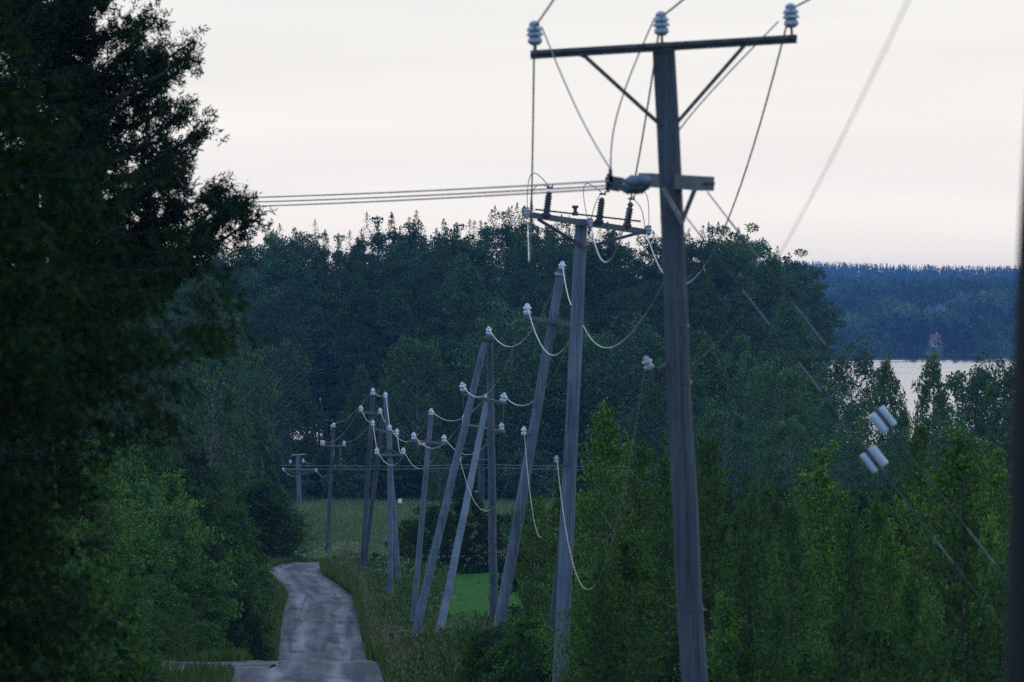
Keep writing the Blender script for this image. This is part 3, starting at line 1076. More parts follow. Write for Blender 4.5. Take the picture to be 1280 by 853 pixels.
# ---- left of the road: tall trees behind the bushes
for i, (px, d, yt, pr, w, lab) in enumerate([
        (285, 300, 372, WEEP[1], 0.85, 'feathery birch left of the wood beneath the pine bough'),
        (252, 250, 330, FAR[3], 0.8, 'tall dim leafy tree behind the pine bough'),
        (215, 230, 380, FARSP[0], 1.1, 'dark spruce behind the left bushes'),
        (300, 245, 520, FARSP[1], 1.3, 'low dark spruce left of the rounded conifer bush'),
        (262, 210, 455, WEEP[2], 0.9, 'dark broad tree above the bushes left of the road'),
        (165, 190, 360, FAR[0], 0.85, 'dark leafy tree behind the blurred spruce'),
        (110, 170, 330, FAR[2], 0.8, 'dark tall tree at the left behind the blurred spruce'),
        (40, 160, 320, FAR[3], 0.8, 'dark tall tree at the left edge behind the spruce')]):
    x, h = by_top(px, d, yt)
    plant(pr, 'tall_tree' if pr in FAR else ('spruce_tree' if pr in FARSP else 'birch_tree'), x, d, h, i * 1.7, lab, 'tree', None, w)

# ---- bushes left of the road
BUSH = [broadleaf(51, 3.2, 1.25, 0.1, 'dome', 100, 170, 0.085, 0.33, M['bush'], M['bark'], 0.05, shoots=30, limb_r=0.012),
        broadleaf(52, 3.2, 1.05, 0.1, 'egg', 95, 170, 0.08, 0.30, M['bush'], M['bark'], 0.05, shoots=40, limb_r=0.012),
        broadleaf(53, 3.2, 1.35, 0.05, 'dome', 100, 160, 0.085, 0.34, M['dark_bush'], M['bark'], 0.05, shoots=20, limb_r=0.012)]
YB = [young_birch(61, 5.6, M['young_birch'], M['birch_bark']), young_birch(62, 5.6, M['young_birch'], M['birch_bark'], 115, 140, 0.06, 1.15),
      young_birch(63, 5.6, M['young_birch'], M['birch_bark'], 110, 150, 0.058, 1.55)]
YP = [young_pine(71, 4.8, M['pine'], M['bark']), young_pine(72, 4.8, M['pine'], M['bark'], 0.8), young_pine(73, 4.8, M['pine'], M['bark'], 1.1)]
CB = conifer_bush(81, 3.8, 2.0, M['green_conifer'], M['bark'])
x, h = by_top(327, 193, 598)
plant(CB, 'conifer_bush', x, 193, h, 0.3, 'dense rounded dark conifer bush beside the bend of the road', 'bush', None, 1.0)
for i, (px, d, yt, pr, w, lab) in enumerate([
        (262, 165, 585, BUSH[1], 1.2, 'leafy bush left of the rounded conifer bush'),
        (205, 150, 540, BUSH[2], 1.4, 'tall dark bush in the back of the left thicket'),
        (285, 146, 632, BUSH[0], 1.0, 'grey-green bush in front of the conifer bush'),
        (240, 132, 605, BUSH[1], 1.1, 'leafy bush in the middle of the left thicket'),
        (170, 128, 545, BUSH[0], 1.3, 'tall leafy bush above the left thicket'),
        (120, 112, 545, BUSH[1], 1.3, 'bright-topped bush by the blurred spruce'),
        (302, 128, 690, BUSH[0], 0.8, 'low bush at the road edge below the bend'),
        (248, 116, 672, BUSH[2], 0.8, 'rounded bush halfway down the left roadside'),
        (205, 108, 630, BUSH[0], 1.1, 'wide leafy bush in the centre of the left thicket'),
        (60, 100, 590, BUSH[2], 1.3, 'dark bush behind the foot of the blurred spruce'),
        (150, 98, 640, BUSH[1], 1.1, 'pointed leafy bush in the left thicket'),
        (296, 112, 738, BUSH[2], 0.7, 'small bush at the left road edge'),
        (243, 100, 716, BUSH[0], 0.95, 'yellowish bush above the side road'),
        (105, 88, 690, BUSH[0], 1.1, 'leafy bush right of the blurred spruce low down'),
        (190, 92, 720, BUSH[1], 0.9, 'lighter bush just above the side road end'),
        (255, 94, 775, BUSH[0], 0.75, 'bush hanging over the side road'),
        (40, 80, 720, BUSH[1], 1.1, 'dark bush in the lower left corner'),
        (140, 80, 770, BUSH[0], 0.9, 'bush at the bottom left in front of the side road'),
        (80, 74, 800, BUSH[2], 0.9, 'dark bush on the bottom edge at the left'),
        (185, 76, 818, BUSH[1], 0.75, 'small bush on the bottom edge left of the road')]):
    x, h = by_top(px, d, yt)
    plant(pr, 'leafy_bush', x, d, h, i * 2.2, lab, 'bush', 'bushes left of the road', w * (3.2 / h) ** 0.5)
for i, (px, d, yt, k, w, lab) in enumerate([
        (128, 92, 575, 0, 1.1, 'bright green sapling beside the blurred spruce'),
        (215, 118, 590, 1, 1.2, 'bright green sapling in the left thicket'),
        (278, 150, 612, 2, 1.2, 'yellow-tipped sapling left of the conifer bush'),
        (165, 84, 700, 1, 1.1, 'sapling low in the left thicket'),
        (228, 88, 742, 2, 1.0, 'light green sapling over the side road'),
        (20, 70, 690, 0, 1.1, 'sapling at the left edge under the spruce')]):
    x, h = by_top(px, d, yt)
    plant(YB[k], 'sapling', x, d, h, i * 1.1, lab, 'sapling', None, w)

# ---- thicket right of the poles
birches = [(757, 76, 508, 0, 1.0, 'tall yellow-green young birch left of the nearest pole'),
           (706, 84, 588, 1, 1.0, 'young birch right of the grey pole with arresters'),
           (802, 70, 556, 2, 1.0, 'young birch touching the left side of the nearest pole'),
           (1026, 66, 556, 1, 0.75, 'slim young birch with pale tip among the candle pines'),
           (1150, 70, 526, 2, 0.95, 'tall loose young birch right of the stay insulators'),
           (1203, 64, 540, 0, 1.0, 'wide young birch near the right edge'),
           (1246, 68, 556, 1, 1.0, 'young birch beside the black window edge'),
           (668, 90, 622, 2, 0.9, 'small young birch behind the foot of the grey pole'),
           (908, 52, 742, 1, 0.9, 'low young birch right of the foot of the nearest pole'),
           (1112, 54, 660, 0, 0.9, 'young birch low in front of the candle pines'),
           (782, 58, 668, 0, 0.95, 'low young birch left of the foot of the nearest pole'),
           (958, 74, 606, 2, 0.9, 'young birch behind the candle pines'),
           (1088, 72, 632, 1, 0.9, 'young birch under the lower stay insulator'),
           (1236, 52, 650, 2, 0.9, 'young birch low by the black window edge'),
           (732, 62, 712, 2, 0.9, 'young birch low between the two big poles'),
           (866, 72, 600, 0, 1.0, 'young birch hidden partly by the nearest pole'),
           (1010, 52, 700, 2, 0.9, 'yellowish young birch at the bottom centre of the right thicket')]
for i, (px, d, yt, k, w, lab) in enumerate(birches):
    x, h = by_top(px, d, yt)
    plant(YB[k], 'young_birch', x, d, h, i * 0.77, lab, 'young birch', 'young birches right of the poles', w * (0.82 + 0.3 * math.sin(i * 2.7)))
pines = [(886, 62, 524, 0, 0.9, 'tallest young pine right beside the nearest pole'),
         (832, 68, 556, 1, 0.9, 'young pine showing left of the nearest pole'),
         (938, 58, 604, 2, 0.9, 'young pine second right of the nearest pole'),
         (990, 54, 606, 1, 0.9, 'young pine with long upright candle in the middle of the right thicket'),
         (1062, 58, 624, 0, 0.9, 'young pine with candles left below the stay insulators'),
         (1098, 60, 612, 1, 0.9, 'young pine with candles right below the stay insulators'),
         (1204, 48, 612, 2, 0.9, 'dark young pine in front of the wide birch'),
         (972, 46, 726, 0, 0.9, 'dark young pine on the bottom edge, middle of the thicket'),
         (1056, 44, 740, 2, 0.9, 'dark young pine low right of the bottom middle'),
         (930, 46, 790, 1, 0.9, 'small pine on the bottom edge by the nearest pole'),
         (1140, 46, 700, 1, 0.9, 'young pine between the low birch and the dark pine'),
         (800, 54, 724, 1, 0.8, 'young pine low left of the nearest pole'),
         (1252, 50, 700, 0, 0.9, 'young pine at the foot of the black window edge'),
         (752, 62, 690, 2, 0.75, 'young pine between the two big poles'),
         (1170, 42, 770, 0, 0.9, 'dark pine on the bottom edge at the right')]
for i, (px, d, yt, k, w, lab) in enumerate(pines):
    x, h = by_top(px, d - 5, yt - 16)
    d = d - 5
    plant(YP[k], 'young_pine', x, d, h, i * 1.37, lab, 'young pine', 'young pines right of the poles', w * 1.25)
for i, (px, d, yt, k, w, lab) in enumerate([
        (652, 92, 778, 0, 0.7, 'leafy bush hiding the foot of the leaning pole'),
        (605, 88, 790, 1, 0.75, 'low bush left of the leaning pole foot'),
        (612, 73, 782, 1, 0.8, 'bush in front of the leaning pole foot'),
        (655, 72, 768, 0, 0.8, 'bush between the leaning pole and the grey pole'),
        (668, 82, 770, 2, 0.9, 'dark bush at the foot of the grey pole'),
        (575, 84, 826, 0, 0.7, 'lowest bush on the bottom edge right of the road'),
        (630, 80, 812, 1, 0.9, 'bush on the bottom edge below the leaning pole'),
        (715, 74, 760, 0, 0.9, 'bush right of the grey pole foot'),
        (690, 70, 822, 2, 0.9, 'dark bush on the bottom edge in front of the grey pole'),
        (760, 66, 806, 1, 0.9, 'bush on the bottom edge between the two big poles'),
        (820, 60, 806, 0, 0.9, 'bush on the bottom edge left of the nearest pole'),
        (880, 56, 790, 2, 0.8, 'bush on the bottom edge right of the nearest pole'),
        (1020, 46, 800, 0, 0.8, 'bush on the bottom edge in the middle of the right thicket'),
        (1100, 48, 775, 1, 0.8, 'bush on the bottom edge under the candle pines'),
        (1230, 46, 790, 2, 0.9, 'bush in the lower right corner by the black window edge')]):
    x, h = by_top(px, d, yt)
    plant(BUSH[k], 'leafy_bush', x, d, h, i * 1.9, lab, 'bush', 'bushes right of the road', w * (3.2 / max(h, 0.8)) ** 0.5)

# ---- shrubs behind the lawn
for i, (px, d, yt, k, w, lab) in enumerate([
        (545, 188, 628, 2, 1.0, 'dark shrub behind the left end of the lawn'),
        (582, 184, 618, 2, 1.0, 'tall dark shrub behind the lawn between the leaning poles'),
        (628, 186, 640, 2, 1.0, 'dark shrub behind the lawn right of the upright pole'),
        (664, 182, 628, 0, 1.1, 'leafy shrub at the right end of the lawn'),
        (512, 190, 648, 0, 0.9, 'grey-green shrub behind the slim pole'),
        (604, 182, 682, 2, 0.8, 'low dark shrub on the far edge of the lawn'),
        (560, 181, 690, 2, 0.8, 'low dark shrub at the left far corner of the lawn'),
        (650, 181, 690, 2, 0.8, 'low dark shrub at the right far corner of the lawn'),
        (470, 186, 690, 0, 0.7, 'small shrub behind the pair of far poles'),
        (700, 170, 640, 1, 1.0, 'leafy shrub behind the grey pole')]):
    x, h = by_top(px, d, yt)
    plant(BUSH[k], 'shrub', x, d, h, i * 2.6, lab, 'shrub', 'shrubs around the lawn', w * (3.2 / h) ** 0.3)

# ---- understory on the far side of the meadow
UNDER = broadleaf(55, 4.0, 2.4, 0.1, 'dome', 60, 90, 0.26, 0.75, M['aspen_far'], M['bark'], 0.06, shoots=8, limb_r=0.02)
for i, px in enumerate(np.arange(286, 700, 29)):
    d = 359 + 4 * math.sin(i * 2.3) + (9 if 345 < px < 405 else 0)
    x, h = by_top(px, d, 566 + 18 * math.sin(i * 1.7))
    plant(UNDER, 'undergrowth_bush', x, d, h, i * 0.8, 'dark low bush along the far meadow edge, %s from the left' % WORDS[i], 'bush', 'bushes along the far meadow edge', 1.1)


for i, (px, d, yt) in enumerate(((690, 118, 640), (735, 126, 622), (780, 122, 628), (826, 130, 612), (872, 124, 622), (918, 128, 606), (962, 122, 618), (1008, 130, 602), (1052, 126, 612), (1098, 120, 606), (1142, 128, 596), (1188, 122, 600), (1234, 126, 590), (1278, 124, 596))):
    x, h = by_top(px, d, yt)
    plant(BUSH[2], 'leafy_bush', x, d, h, i * 0.8, 'dim bush behind the right thicket, %s from the left' % WORDS[i], 'bush', 'dim bushes behind the right thicket', 0.95)  # dark leaf colour adds to the gloom behind the thicket
for i, (px, d, yt) in enumerate(((720, 98, 668), (776, 92, 640), (812, 90, 648), (850, 88, 650), (900, 84, 640), (945, 86, 655), (985, 82, 640), (1040, 84, 650), (1078, 80, 660), (1120, 84, 628), (1168, 80, 640), (1222, 78, 620), (1262, 82, 610))):
    x, h = by_top(px, d, yt)
    plant(BUSH[2], 'leafy_bush', x, d, h, i * 1.8, 'bush filling the right thicket between the saplings, %s from the left' % WORDS[i], 'bush', 'bushes filling the right thicket', 0.85)  # shade of the thicket gaps put into the dark leaf colour
for i, (px, d, yt) in enumerate(((10, 250, 430), (60, 262, 440), (115, 255, 425), (165, 262, 440), (212, 270, 450), (250, 285, 470), (272, 300, 480), (290, 346, 500))):
    x, h = by_top(px, d, yt)
    plant(UNDER, 'undergrowth_bush', x, d, h, i * 0.8, 'dark tall bush behind the left thicket, %s from the left edge' % WORDS[i], 'bush', 'dark bushes behind the left thicket', 0.62)
for i, (px, d, yt) in enumerate(((6, 44, 640), (62, 50, 690), (20, 40, 760), (100, 58, 740))):
    x, h = by_top(px, d, yt)
    plant(BUSH[i % 2], 'leafy_bush', x, d, h, i * 0.8, 'dark bush under the pine in the lower left, %s from the bottom up' % WORDS[i], 'bush', 'dark bushes under the pine', 0.85)

# ---- the big pine at the upper left
def big_pine(loc, H, limbs_px, d):
    rg = np.random.default_rng(91)
    loc = np.asarray(loc, float)
    P, D, L = [], [], []
    mbt = MB()
    z = np.linspace(-0.5, H, 14)
    ox = 0.12 * np.sin(z * 0.5)
    pts = np.stack((ox, 0 * z, z), -1)
    mbt.tube(pts, 0.17 * (1 - 0.85 * (z / H).clip(0, 1)) + 0.01, 9)

    def tuft(p, ax):
        n = 20
        dv = rand_dirs(rg, n)
        dr = dv * 1.0 + ax * 0.45 + np.array((0, 0, 0.1))
        dr /= np.linalg.norm(dr, axis=1)[:, None]
        P.append(p + rg.normal(0, 0.02, (n, 3)) + ax * rg.uniform(-0.12, 0.04, n)[:, None])
        D.append(dr)
        L.append(rg.uniform(0.045, 0.075, n))

    def limb(a, e, r, nb, reach):
        a = np.asarray(a, float)
        e = np.asarray(e, float)
        k = np.linalg.norm(e - a)
        u = np.linspace(0, 1, 7)
        c = a + (e - a) * u[:, None]
        c[:, 2] += -0.10 * k * np.sin(np.pi * u) + rg.normal(0, 0.015 * k, 7) * (u > 0)
        c[:, 1] += rg.normal(0, 0.03 * k, 7) * np.sin(np.pi * u)
        mbt.tube(c, r * (1 - 0.8 * u), 5, False)
        for j in range(nb):
            uu = rg.uniform(0.22, 1.0)
            p = np.array([np.interp(uu, u, c[:, q]) for q in range(3)])
            dv = rand_dirs(rg, 1)[0]
            dv = dv + (e - a) / k * 0.5 + np.array((0, 0, 0.25))
            dv /= np.linalg.norm(dv)
            Ls = reach * rg.uniform(0.35, 1.0)
            q = p + dv * Ls
            mbt.tube([p, p + dv * Ls * 0.5 + rg.normal(0, 0.02, 3), q], [0.012, 0.008, 0.004], 3, False)
            for _ in range(max(3, int(Ls / 0.040))):
                s = rg.uniform(0.35, 1.0)
                tp = p + dv * Ls * s + rg.normal(0, 0.06, 3)
                ax = dv + rg.normal(0, 0.45, 3) + np.array((0, 0, 0.3))
                ax /= np.linalg.norm(ax)
                tuft(tp, ax)
    for px, py, dy, nb in limbs_px:
        e = W(px, py, d + dy) - loc
        zt = e[2] - 0.30 * abs(e[0]) - rg.uniform(0, 0.25)
        limb((0.1, 0, min(zt, H * 0.97)), e, 0.03 + 0.012 * abs(e[0]), nb, 0.20 + 0.085 * abs(e[0]))
    for i in range(115):
        t = rg.uniform(0.0, 1.0)
        zz = H * 0.40 + H * 0.59 * t
        az = rg.uniform(0, 6.28)
        Lr = (2.3 - 1.5 * t) * rg.uniform(0.45, 0.95)
        if math.cos(az) > 0.2:
            Lr *= 0.75
        e = np.array((Lr * math.cos(az), Lr * math.sin(az), zz + 0.2 * Lr))
        limb((0, 0, zz - 0.15 * Lr), e, 0.025, 11, 0.36)
    V, F = needle_quads(np.concatenate(P), np.concatenate(D), np.concatenate(L), 0.018, rg)
    root = empty('pine_tree', loc)
    tag(root, 'big dark pine against the sky at the upper left', 'tree')
    mbt.build('trunk', M['bark'], root)
    link('crown', np_mesh('crown', V, F, M['old_pine']), root)


pd = 46.0
px0 = -(640 - 52) / FPX * pd
big_pine((px0, pd, gz(px0, pd)), 13.0, [
    (240, 52, 0.2, 30), (236, 72, -0.4, 20), (190, 22, 0.5, 26), (205, 98, 0.0, 28), (150, -15, 0.3, 26), (215, 125, 0.6, 24), (232, 142, -0.5, 22),
    (250, 168, 0.1, 34), (240, 190, -0.6, 26), (226, 212, 0.5, 26), (205, 226, -0.2, 26), (268, 238, 0.2, 30), (300, 268, -0.3, 38), (316, 280, 0.4, 26), (284, 252, 0.7, 26),
    (280, 296, 0.1, 28), (255, 300, -0.6, 28), (230, 262, 0.6, 24), (205, 300, 0.3, 28), (180, 170, 0.8, 22), (165, 240, 0.9, 24), (150, 90, 0.6, 26), (175, 55, -0.5, 24),
    (130, 140, -0.6, 24), (140, 290, -0.7, 30), (160, 330, 0.2, 30), (215, 330, -0.2, 26), (250, 322, 0.5, 22), (120, 30, 0.2, 26), (110, 200, 0.5, 26), (120, 340, 0.6, 26), (90, 100, -0.8, 26), (85, 260, 0.7, 26), (20, 40, -0.7, 24), (-24, 90, -0.5, 24), (8, 130, -0.8, 24), (62, 8, -0.8, 24), (70, 170, -0.9, 24), (0, -4, 0.4, 24), (-30, 30, 0.3, 24), (34, 84, -0.9, 26), (14, 60, 0.8, 24), (-10, 180, 0.5, 24)], pd)


# ---- the blurred spruce close at the left
def near_spruce(px, d):
    rg = np.random.default_rng(95)
    x = (px - 640) / FPX * d
    g = gz(x, d)
    H = 2.6 + CZ - g
    prof = np.array([(-5.6, 0.8), (-2.0, 0.72), (-1.1, 0.84), (-0.65, 1.12), (-0.3, 1.5), (0.0, 1.55), (0.35, 1.3), (0.7, 0.98), (1.2, 0.55), (1.8, 0.3), (2.6, 0.05)])
    P, D, L = [], [], []
    mbt = MB()
    z = np.linspace(-0.4, H, 12)
    mbt.tube(np.stack((0 * z, 0 * z, z), -1), 0.12 * (1 - 0.9 * (z / H).clip(0, 1)) + 0.008, 9)
    for w in range(46):
        zr = -4.6 + 7.1 * (w + rg.uniform(-0.3, 0.3)) / 46
        Lm = np.interp(zr, prof[:, 0], prof[:, 1])
        nb = 9
        a0 = rg.uniform(0, 6.28)
        for b in range(nb):
            az = a0 + b * 6.283 / nb + rg.normal(0, 0.2)
            Lb = Lm * rg.uniform(0.72, 1.08)
            d0 = np.array((math.cos(az), math.sin(az), 0.0))
            sd = np.array((-d0[1], d0[0], 0.0))
            zb = zr + CZ - g
            u = np.linspace(0, 1, 6)
            c = d0 * (Lb * u)[:, None] + np.stack((0 * u, 0 * u, zb + 0.22 * Lb * (1 - u) - 0.12 * Lb * np.sin(np.pi * u) + 0.02 * Lb * u), -1)
            mbt.tube(c, 0.009 * (1 - 0.8 * u), 4, False)
            # drooping curtains of twigs
            m = max(8, int(Lb * 52))
            for j in range(m):
                uu = rg.uniform(0.12, 1.0)
                p = np.array([np.interp(uu, u, c[:, q]) for q in range(3)])
                s_ = rg.choice((-1.0, 1.0))
                tl = rg.uniform(0.10, 0.30) * (0.6 + 0.6 * math.sin(math.pi * min(uu, 0.9)))
                tv = d0 * 0.45 + sd * s_ * rg.uniform(0.3, 1.0) + np.array((0, 0, -rg.uniform(0.35, 1.1)))
                tv /= np.linalg.norm(tv)
                n = int(tl * 58)
                q = rg.uniform(0, 1, n)
                pts = p + tv * (tl * q)[:, None]
                dr = rand_dirs(rg, n) * 0.9 + tv
                dr /= np.linalg.norm(dr, axis=1)[:, None]
                P.append(pts)
                D.append(dr)
                L.append(rg.uniform(0.022, 0.045, n))
    V, F = needle_quads(np.concatenate(P), np.concatenate(D), np.concatenate(L), 0.016, rg)
    root = empty('spruce_tree', (x, d, g))
    tag(root, 'dark blurred spruce with drooping boughs close at the left', 'tree')
    mbt.build('trunk', M['dark_bark'], root)
    link('crown', np_mesh('crown', V, F, M['spruce']), root)


near_spruce(-78, 20.0)

# ---- the dark window frame edge at the right, built as a standing post
mb = MB()
zz = np.linspace(-4.6, 2.6, 16)
e_ = np.interp(zz, [-4.6, -0.95, -0.34, 0.16, 0.44, 2.6], [1.17, 1.232, 1.244, 1.266, 1.280, 1.44])
mb.tube(np.stack((e_ + 0.085, 0 * zz + 10.0, zz + CZ), -1), 0.085, 16)
o = mb.build('window_edge_post', M['window_edge_post'])
tag(o, 'black blurred window frame edge at the right, built as a leaning post', 'post')


# ---------------------------------------------------------------- far shore
def far_wood():
    rg = np.random.default_rng(101)
    P, S, N, T = [], [], [], []

    def trees(n, d0, d1, pxa, pxb, h0, h1, nl, ls, conif, ok=None):
        d = rg.uniform(d0, d1, n)
        px = rg.uniform(pxa, pxb, n)
        x = (px - 640) / FPX * d
        z = ground(x, d)
        for i in range(n):
            con = rg.uniform() < conif
            h = rg.uniform(h0, h1)
            if ok and not ok(px[i], d[i]):
                continue
            if con:
                t = rg.uniform(0.05, 1, nl) ** 1.2
                r = (0.15 * h) * (1 - t) ** 0.85 * rg.uniform(0.4, 1.05, nl)
                sz = ls * (0.45 + 0.75 * (1 - t))
            else:
                t = rg.uniform(0.1, 1, nl)
                r = 0.27 * h * np.sin(np.pi * np.clip(t * 0.9 + 0.1, 0, 0.985) ** 0.8) ** 0.6 * rg.uniform(0.5, 1.05, nl) * (1 + 0.3 * np.sin(t * 17 + i))
                sz = ls * rg.uniform(0.7, 1.3, nl)
            az = rg.uniform(0, 6.28, nl)
            P.append(np.stack((x[i] + r * np.cos(az), d[i] + r * np.sin(az), z[i] + h * t), -1))
            S.append(sz)
            pt = math.sin(x[i] * 0.11 + d[i] * 0.013) + math.sin(x[i] * 0.047 - d[i] * 0.021 + 1.0) + rg.normal(0, 0.55)
            T.append(np.full(nl, (0 if pt < 0.9 else 1) if con else int(np.clip(1.6 + pt, 0, 3)), np.int32))
    clear = lambda p, d: not ((1158 < p < 1180 and d < 1764) or (1146 < p < 1188 and 1880 < d < 2006 and p > 1140) or (1193 < p < 1201 and 1990 < d < 2052))
    trees(220, 1692, 1712, 980, 1345, 3, 7, 30, 1.3, 0.0, clear)
    trees(380, 1708, 1850, 980, 1345, 9, 14, 90, 1.7, 0.12, clear)
    trees(700, 1850, 2050, 980, 1335, 10, 15, 70, 1.8, 0.3, clear)
    trees(1300, 2050, 2430, 970, 1330, 12, 19, 60, 1.6, 0.8)
    trees(500, 3050, 3650, 980, 1330, 12, 18, 16, 3.0, 0.9)
    trees(1500, 3690, 3850, 940, 1330, 12, 19, 60, 1.9, 0.97)
    # thinner cover behind the near wood, out of sight from here
    trees(300, 1722, 2000, 100, 980, 10, 15, 20, 3.4, 0.3)
    trees(200, 2000, 2420, 100, 980, 12, 17, 18, 3.4, 0.7)
    P = np.concatenate(P)
    S = np.concatenate(S)
    V, F = leaf_quads(rg, P, S, 0.75)
    me = np_mesh('far_forest', V, F, M['far_wood'])
    for k_ in ('far_wood_mid', 'far_wood_light', 'far_wood_pale'):
        me.materials.append(M[k_])
    me.polygons.foreach_set('material_index', np.concatenate(T))
    tag(link('far_forest', me), 'blue hazy forest covering the hills across the lake', 'forest', kind='stuff')


far_wood()


def house(px, d, w, dep, wall_h, roof_h, rz, wall, roof, label, win):
    x = (px - 640) / FPX * d
    r = empty('house', (x, d, gz(x, d) - 0.2), rz)
    tag(r, label, 'house')
    mb = MB()
    a, b = w / 2, dep / 2
    V = [(-a, -b, 0), (a, -b, 0), (a, b, 0), (-a, b, 0), (-a, -b, wall_h), (a, -b, wall_h), (a, b, wall_h), (-a, b, wall_h), (-a, 0, wall_h + roof_h), (a, 0, wall_h + roof_h)]
    mb.add(V, [(0, 1, 5, 4), (2, 3, 7, 6), (1, 2, 6, 9, 5), (3, 0, 4, 8, 7), (4, 5, 9, 8), (6, 7, 8, 9)])
    mb.build('wall', wall, r, shade=False)
    mb = MB()
    for s in (-1, 1):
        p = [(-a - 0.4, s * (b + 0.5), wall_h - 0.35), (a + 0.4, s * (b + 0.5), wall_h - 0.35), (a + 0.4, 0, wall_h + roof_h + 0.06), (-a - 0.4, 0, wall_h + roof_h + 0.06)]
        q = [(v[0], v[1], v[2] + 0.22) for v in p]
        mb.add(p + q, [(0, 1, 2, 3), (4, 7, 6, 5), (0, 4, 5, 1), (1, 5, 6, 2), (3, 2, 6, 7), (0, 3, 7, 4)])
    rf = mb.build('roof', roof, r, shade=False)
    mb = MB()
    mb.beam((a * 0.3, 0.3, wall_h + roof_h - 0.5), (a * 0.3, 0.3, wall_h + roof_h + 1.0), 0.7, 0.7, (0, 1, 0))
    mb.build('chimney', wall, rf, shade=False)
    for (wx, wz) in win:
        mb = MB()
        mb.beam((wx - 0.6, -b - 0.05, wz), (wx + 0.6, -b - 0.05, wz), 0.12, 1.3)
        f = mb.build('window', M['white_wall'], r, shade=False)
        mb = MB()
        mb.beam((wx - 0.48, -b - 0.12, wz), (wx + 0.48, -b - 0.12, wz), 0.06, 1.06)
        mb.build('pane', M['glass'], f, shade=False)


house(1169, 1766, 4.6, 5.0, 3.0, 2.6, 0.25, M['white_wall'], M['red_roof'], 'small house with red roof among trees across the lake', [(-1.0, 1.6), (1.1, 1.6)])
house(1170, 2010, 9.5, 7.0, 3.6, 3.6, -0.5, M['white_wall'], M['grey_roof'], 'white gabled house with bluish roof up the far slope', [(-2.6, 2.0), (0, 2.0), (2.6, 2.0)])
# pale lattice mast on the far slope
x = (1197 - 640) / FPX * 2055
g = gz(x, 2055)
r = empty('lattice_mast', (x, 2055, g))
tag(r, 'thin pale mast above the far shore houses', 'mast')
for k in range(3):
    a = k * 2.094
    mb = MB()
    mb.tube([(1.4 * math.cos(a), 1.4 * math.sin(a), 0), (0.1 * math.cos(a), 0.1 * math.sin(a), 11.5)], [0.16, 0.10], 5)
    mb.build('leg', M['pale_steel'], r)
for k in range(5):
    z0 = 1.5 + k * 2
    q = 1.4 * (1 - z0 / 11.5) + 0.1
    mb = MB()
    for j in range(3):
        a, b = j * 2.094, (j + 1) * 2.094
        mb.tube([(q * math.cos(a), q * math.sin(a), z0), (q * math.cos(b), q * math.sin(b), z0)], 0.07, 4)
    mb.build('brace', M['pale_steel'], r)


# ---------------------------------------------------------------- grass
def blades(name, X, Y, hmin, hmax, width, mat, label, seed, lean=0.35, cat='grass'):
    rg = np.random.default_rng(seed)
    n = len(X)
    Z = ground(X, Y)
    h = rg.uniform(hmin, hmax, n)
    az = rg.uniform(0, 6.28, n)
    wv = np.stack((np.cos(az), np.sin(az), 0 * az), -1) * (width * rg.uniform(0.6, 1.3, n))[:, None]
    b = np.stack((X, Y, Z - 0.03), -1)
    la = rg.uniform(0, 6.28, n)
    lv = np.stack((np.cos(la), np.sin(la), 0 * la), -1) * (h * lean * rg.uniform(0.1, 1, n))[:, None]
    mid = b + lv * 0.3
    mid[:, 2] += h * 0.6
    tip = b + lv
    tip[:, 2] += h
    V = np.stack((b - wv / 2, b + wv / 2, mid + wv * 0.42, tip), 1).reshape(-1, 3)
    F = np.arange(4 * n).reshape(-1, 4)
    o = link(name, np_mesh(name, V, F, mat))
    tag(o, label, cat, kind='stuff')
    return o


rg = np.random.default_rng(201)
# right verge, thick from the road edge outwards
n = 98000
d = rg.uniform(74, 200, n)
x = road_c(d) + road_hw(d) - 0.15 + rg.exponential(1.5, n).clip(0, 7)
keep = ~((x > -2.8) & (x < 1.4) & (d > 146) & (d < 181) & (rg.uniform(0, 1, n) > 0.03))
blades('verge_grass', x[keep], d[keep], 0.12, 0.62, 0.013, M['grass'], 'tall uneven verge grass between the gravel road and the poles', 1)
n = 55000
d = rg.uniform(74, 200, n)
x = road_c(d) - road_hw(d) + 0.15 - rg.exponential(0.9, n).clip(0, 5)
sr = (x < -5.8) & (d > 84.6 + 0.1 * (-5 - x)) & (d < 88.2 + 0.2 * (-5 - x))
blades('roadside_grass', x[~sr], d[~sr], 0.10, 0.42, 0.014, M['grass'], 'low grass along the left edge of the gravel road', 2)
n = 62000
d = 226 + 136 * rg.uniform(0, 1, n)
x = (rg.uniform(330, 720, n) - 640) / FPX * d
blades('meadow_grass', x, d, 0.25, 0.65, 0.06, M['meadow_grass'], 'pale uncut meadow grass below the far wood', 3)
n = 30000
d = rg.uniform(139, 181, n)
x = rg.uniform(-3.0, 1.6, n)
blades('lawn_blades', x, d, 0.05, 0.14, 0.03, M['lawn_grass'], 'short bright grass blades of the mown lawn', 4)
n = 26000
d = rg.uniform(70, 215, n)
x = road_c(d) + ROADW / 2 + 1.2 + rg.exponential(2.2, n).clip(0, 8)
keep = ~((x > -2.8) & (x < 1.4) & (d > 146) & (d < 181))
o = blades('tall_weeds', x[keep], d[keep], 0.3, 0.85, 0.02, M['bush'], 'tall leafy weeds among the grass at the pole feet', 5, 0.5, 'weeds')


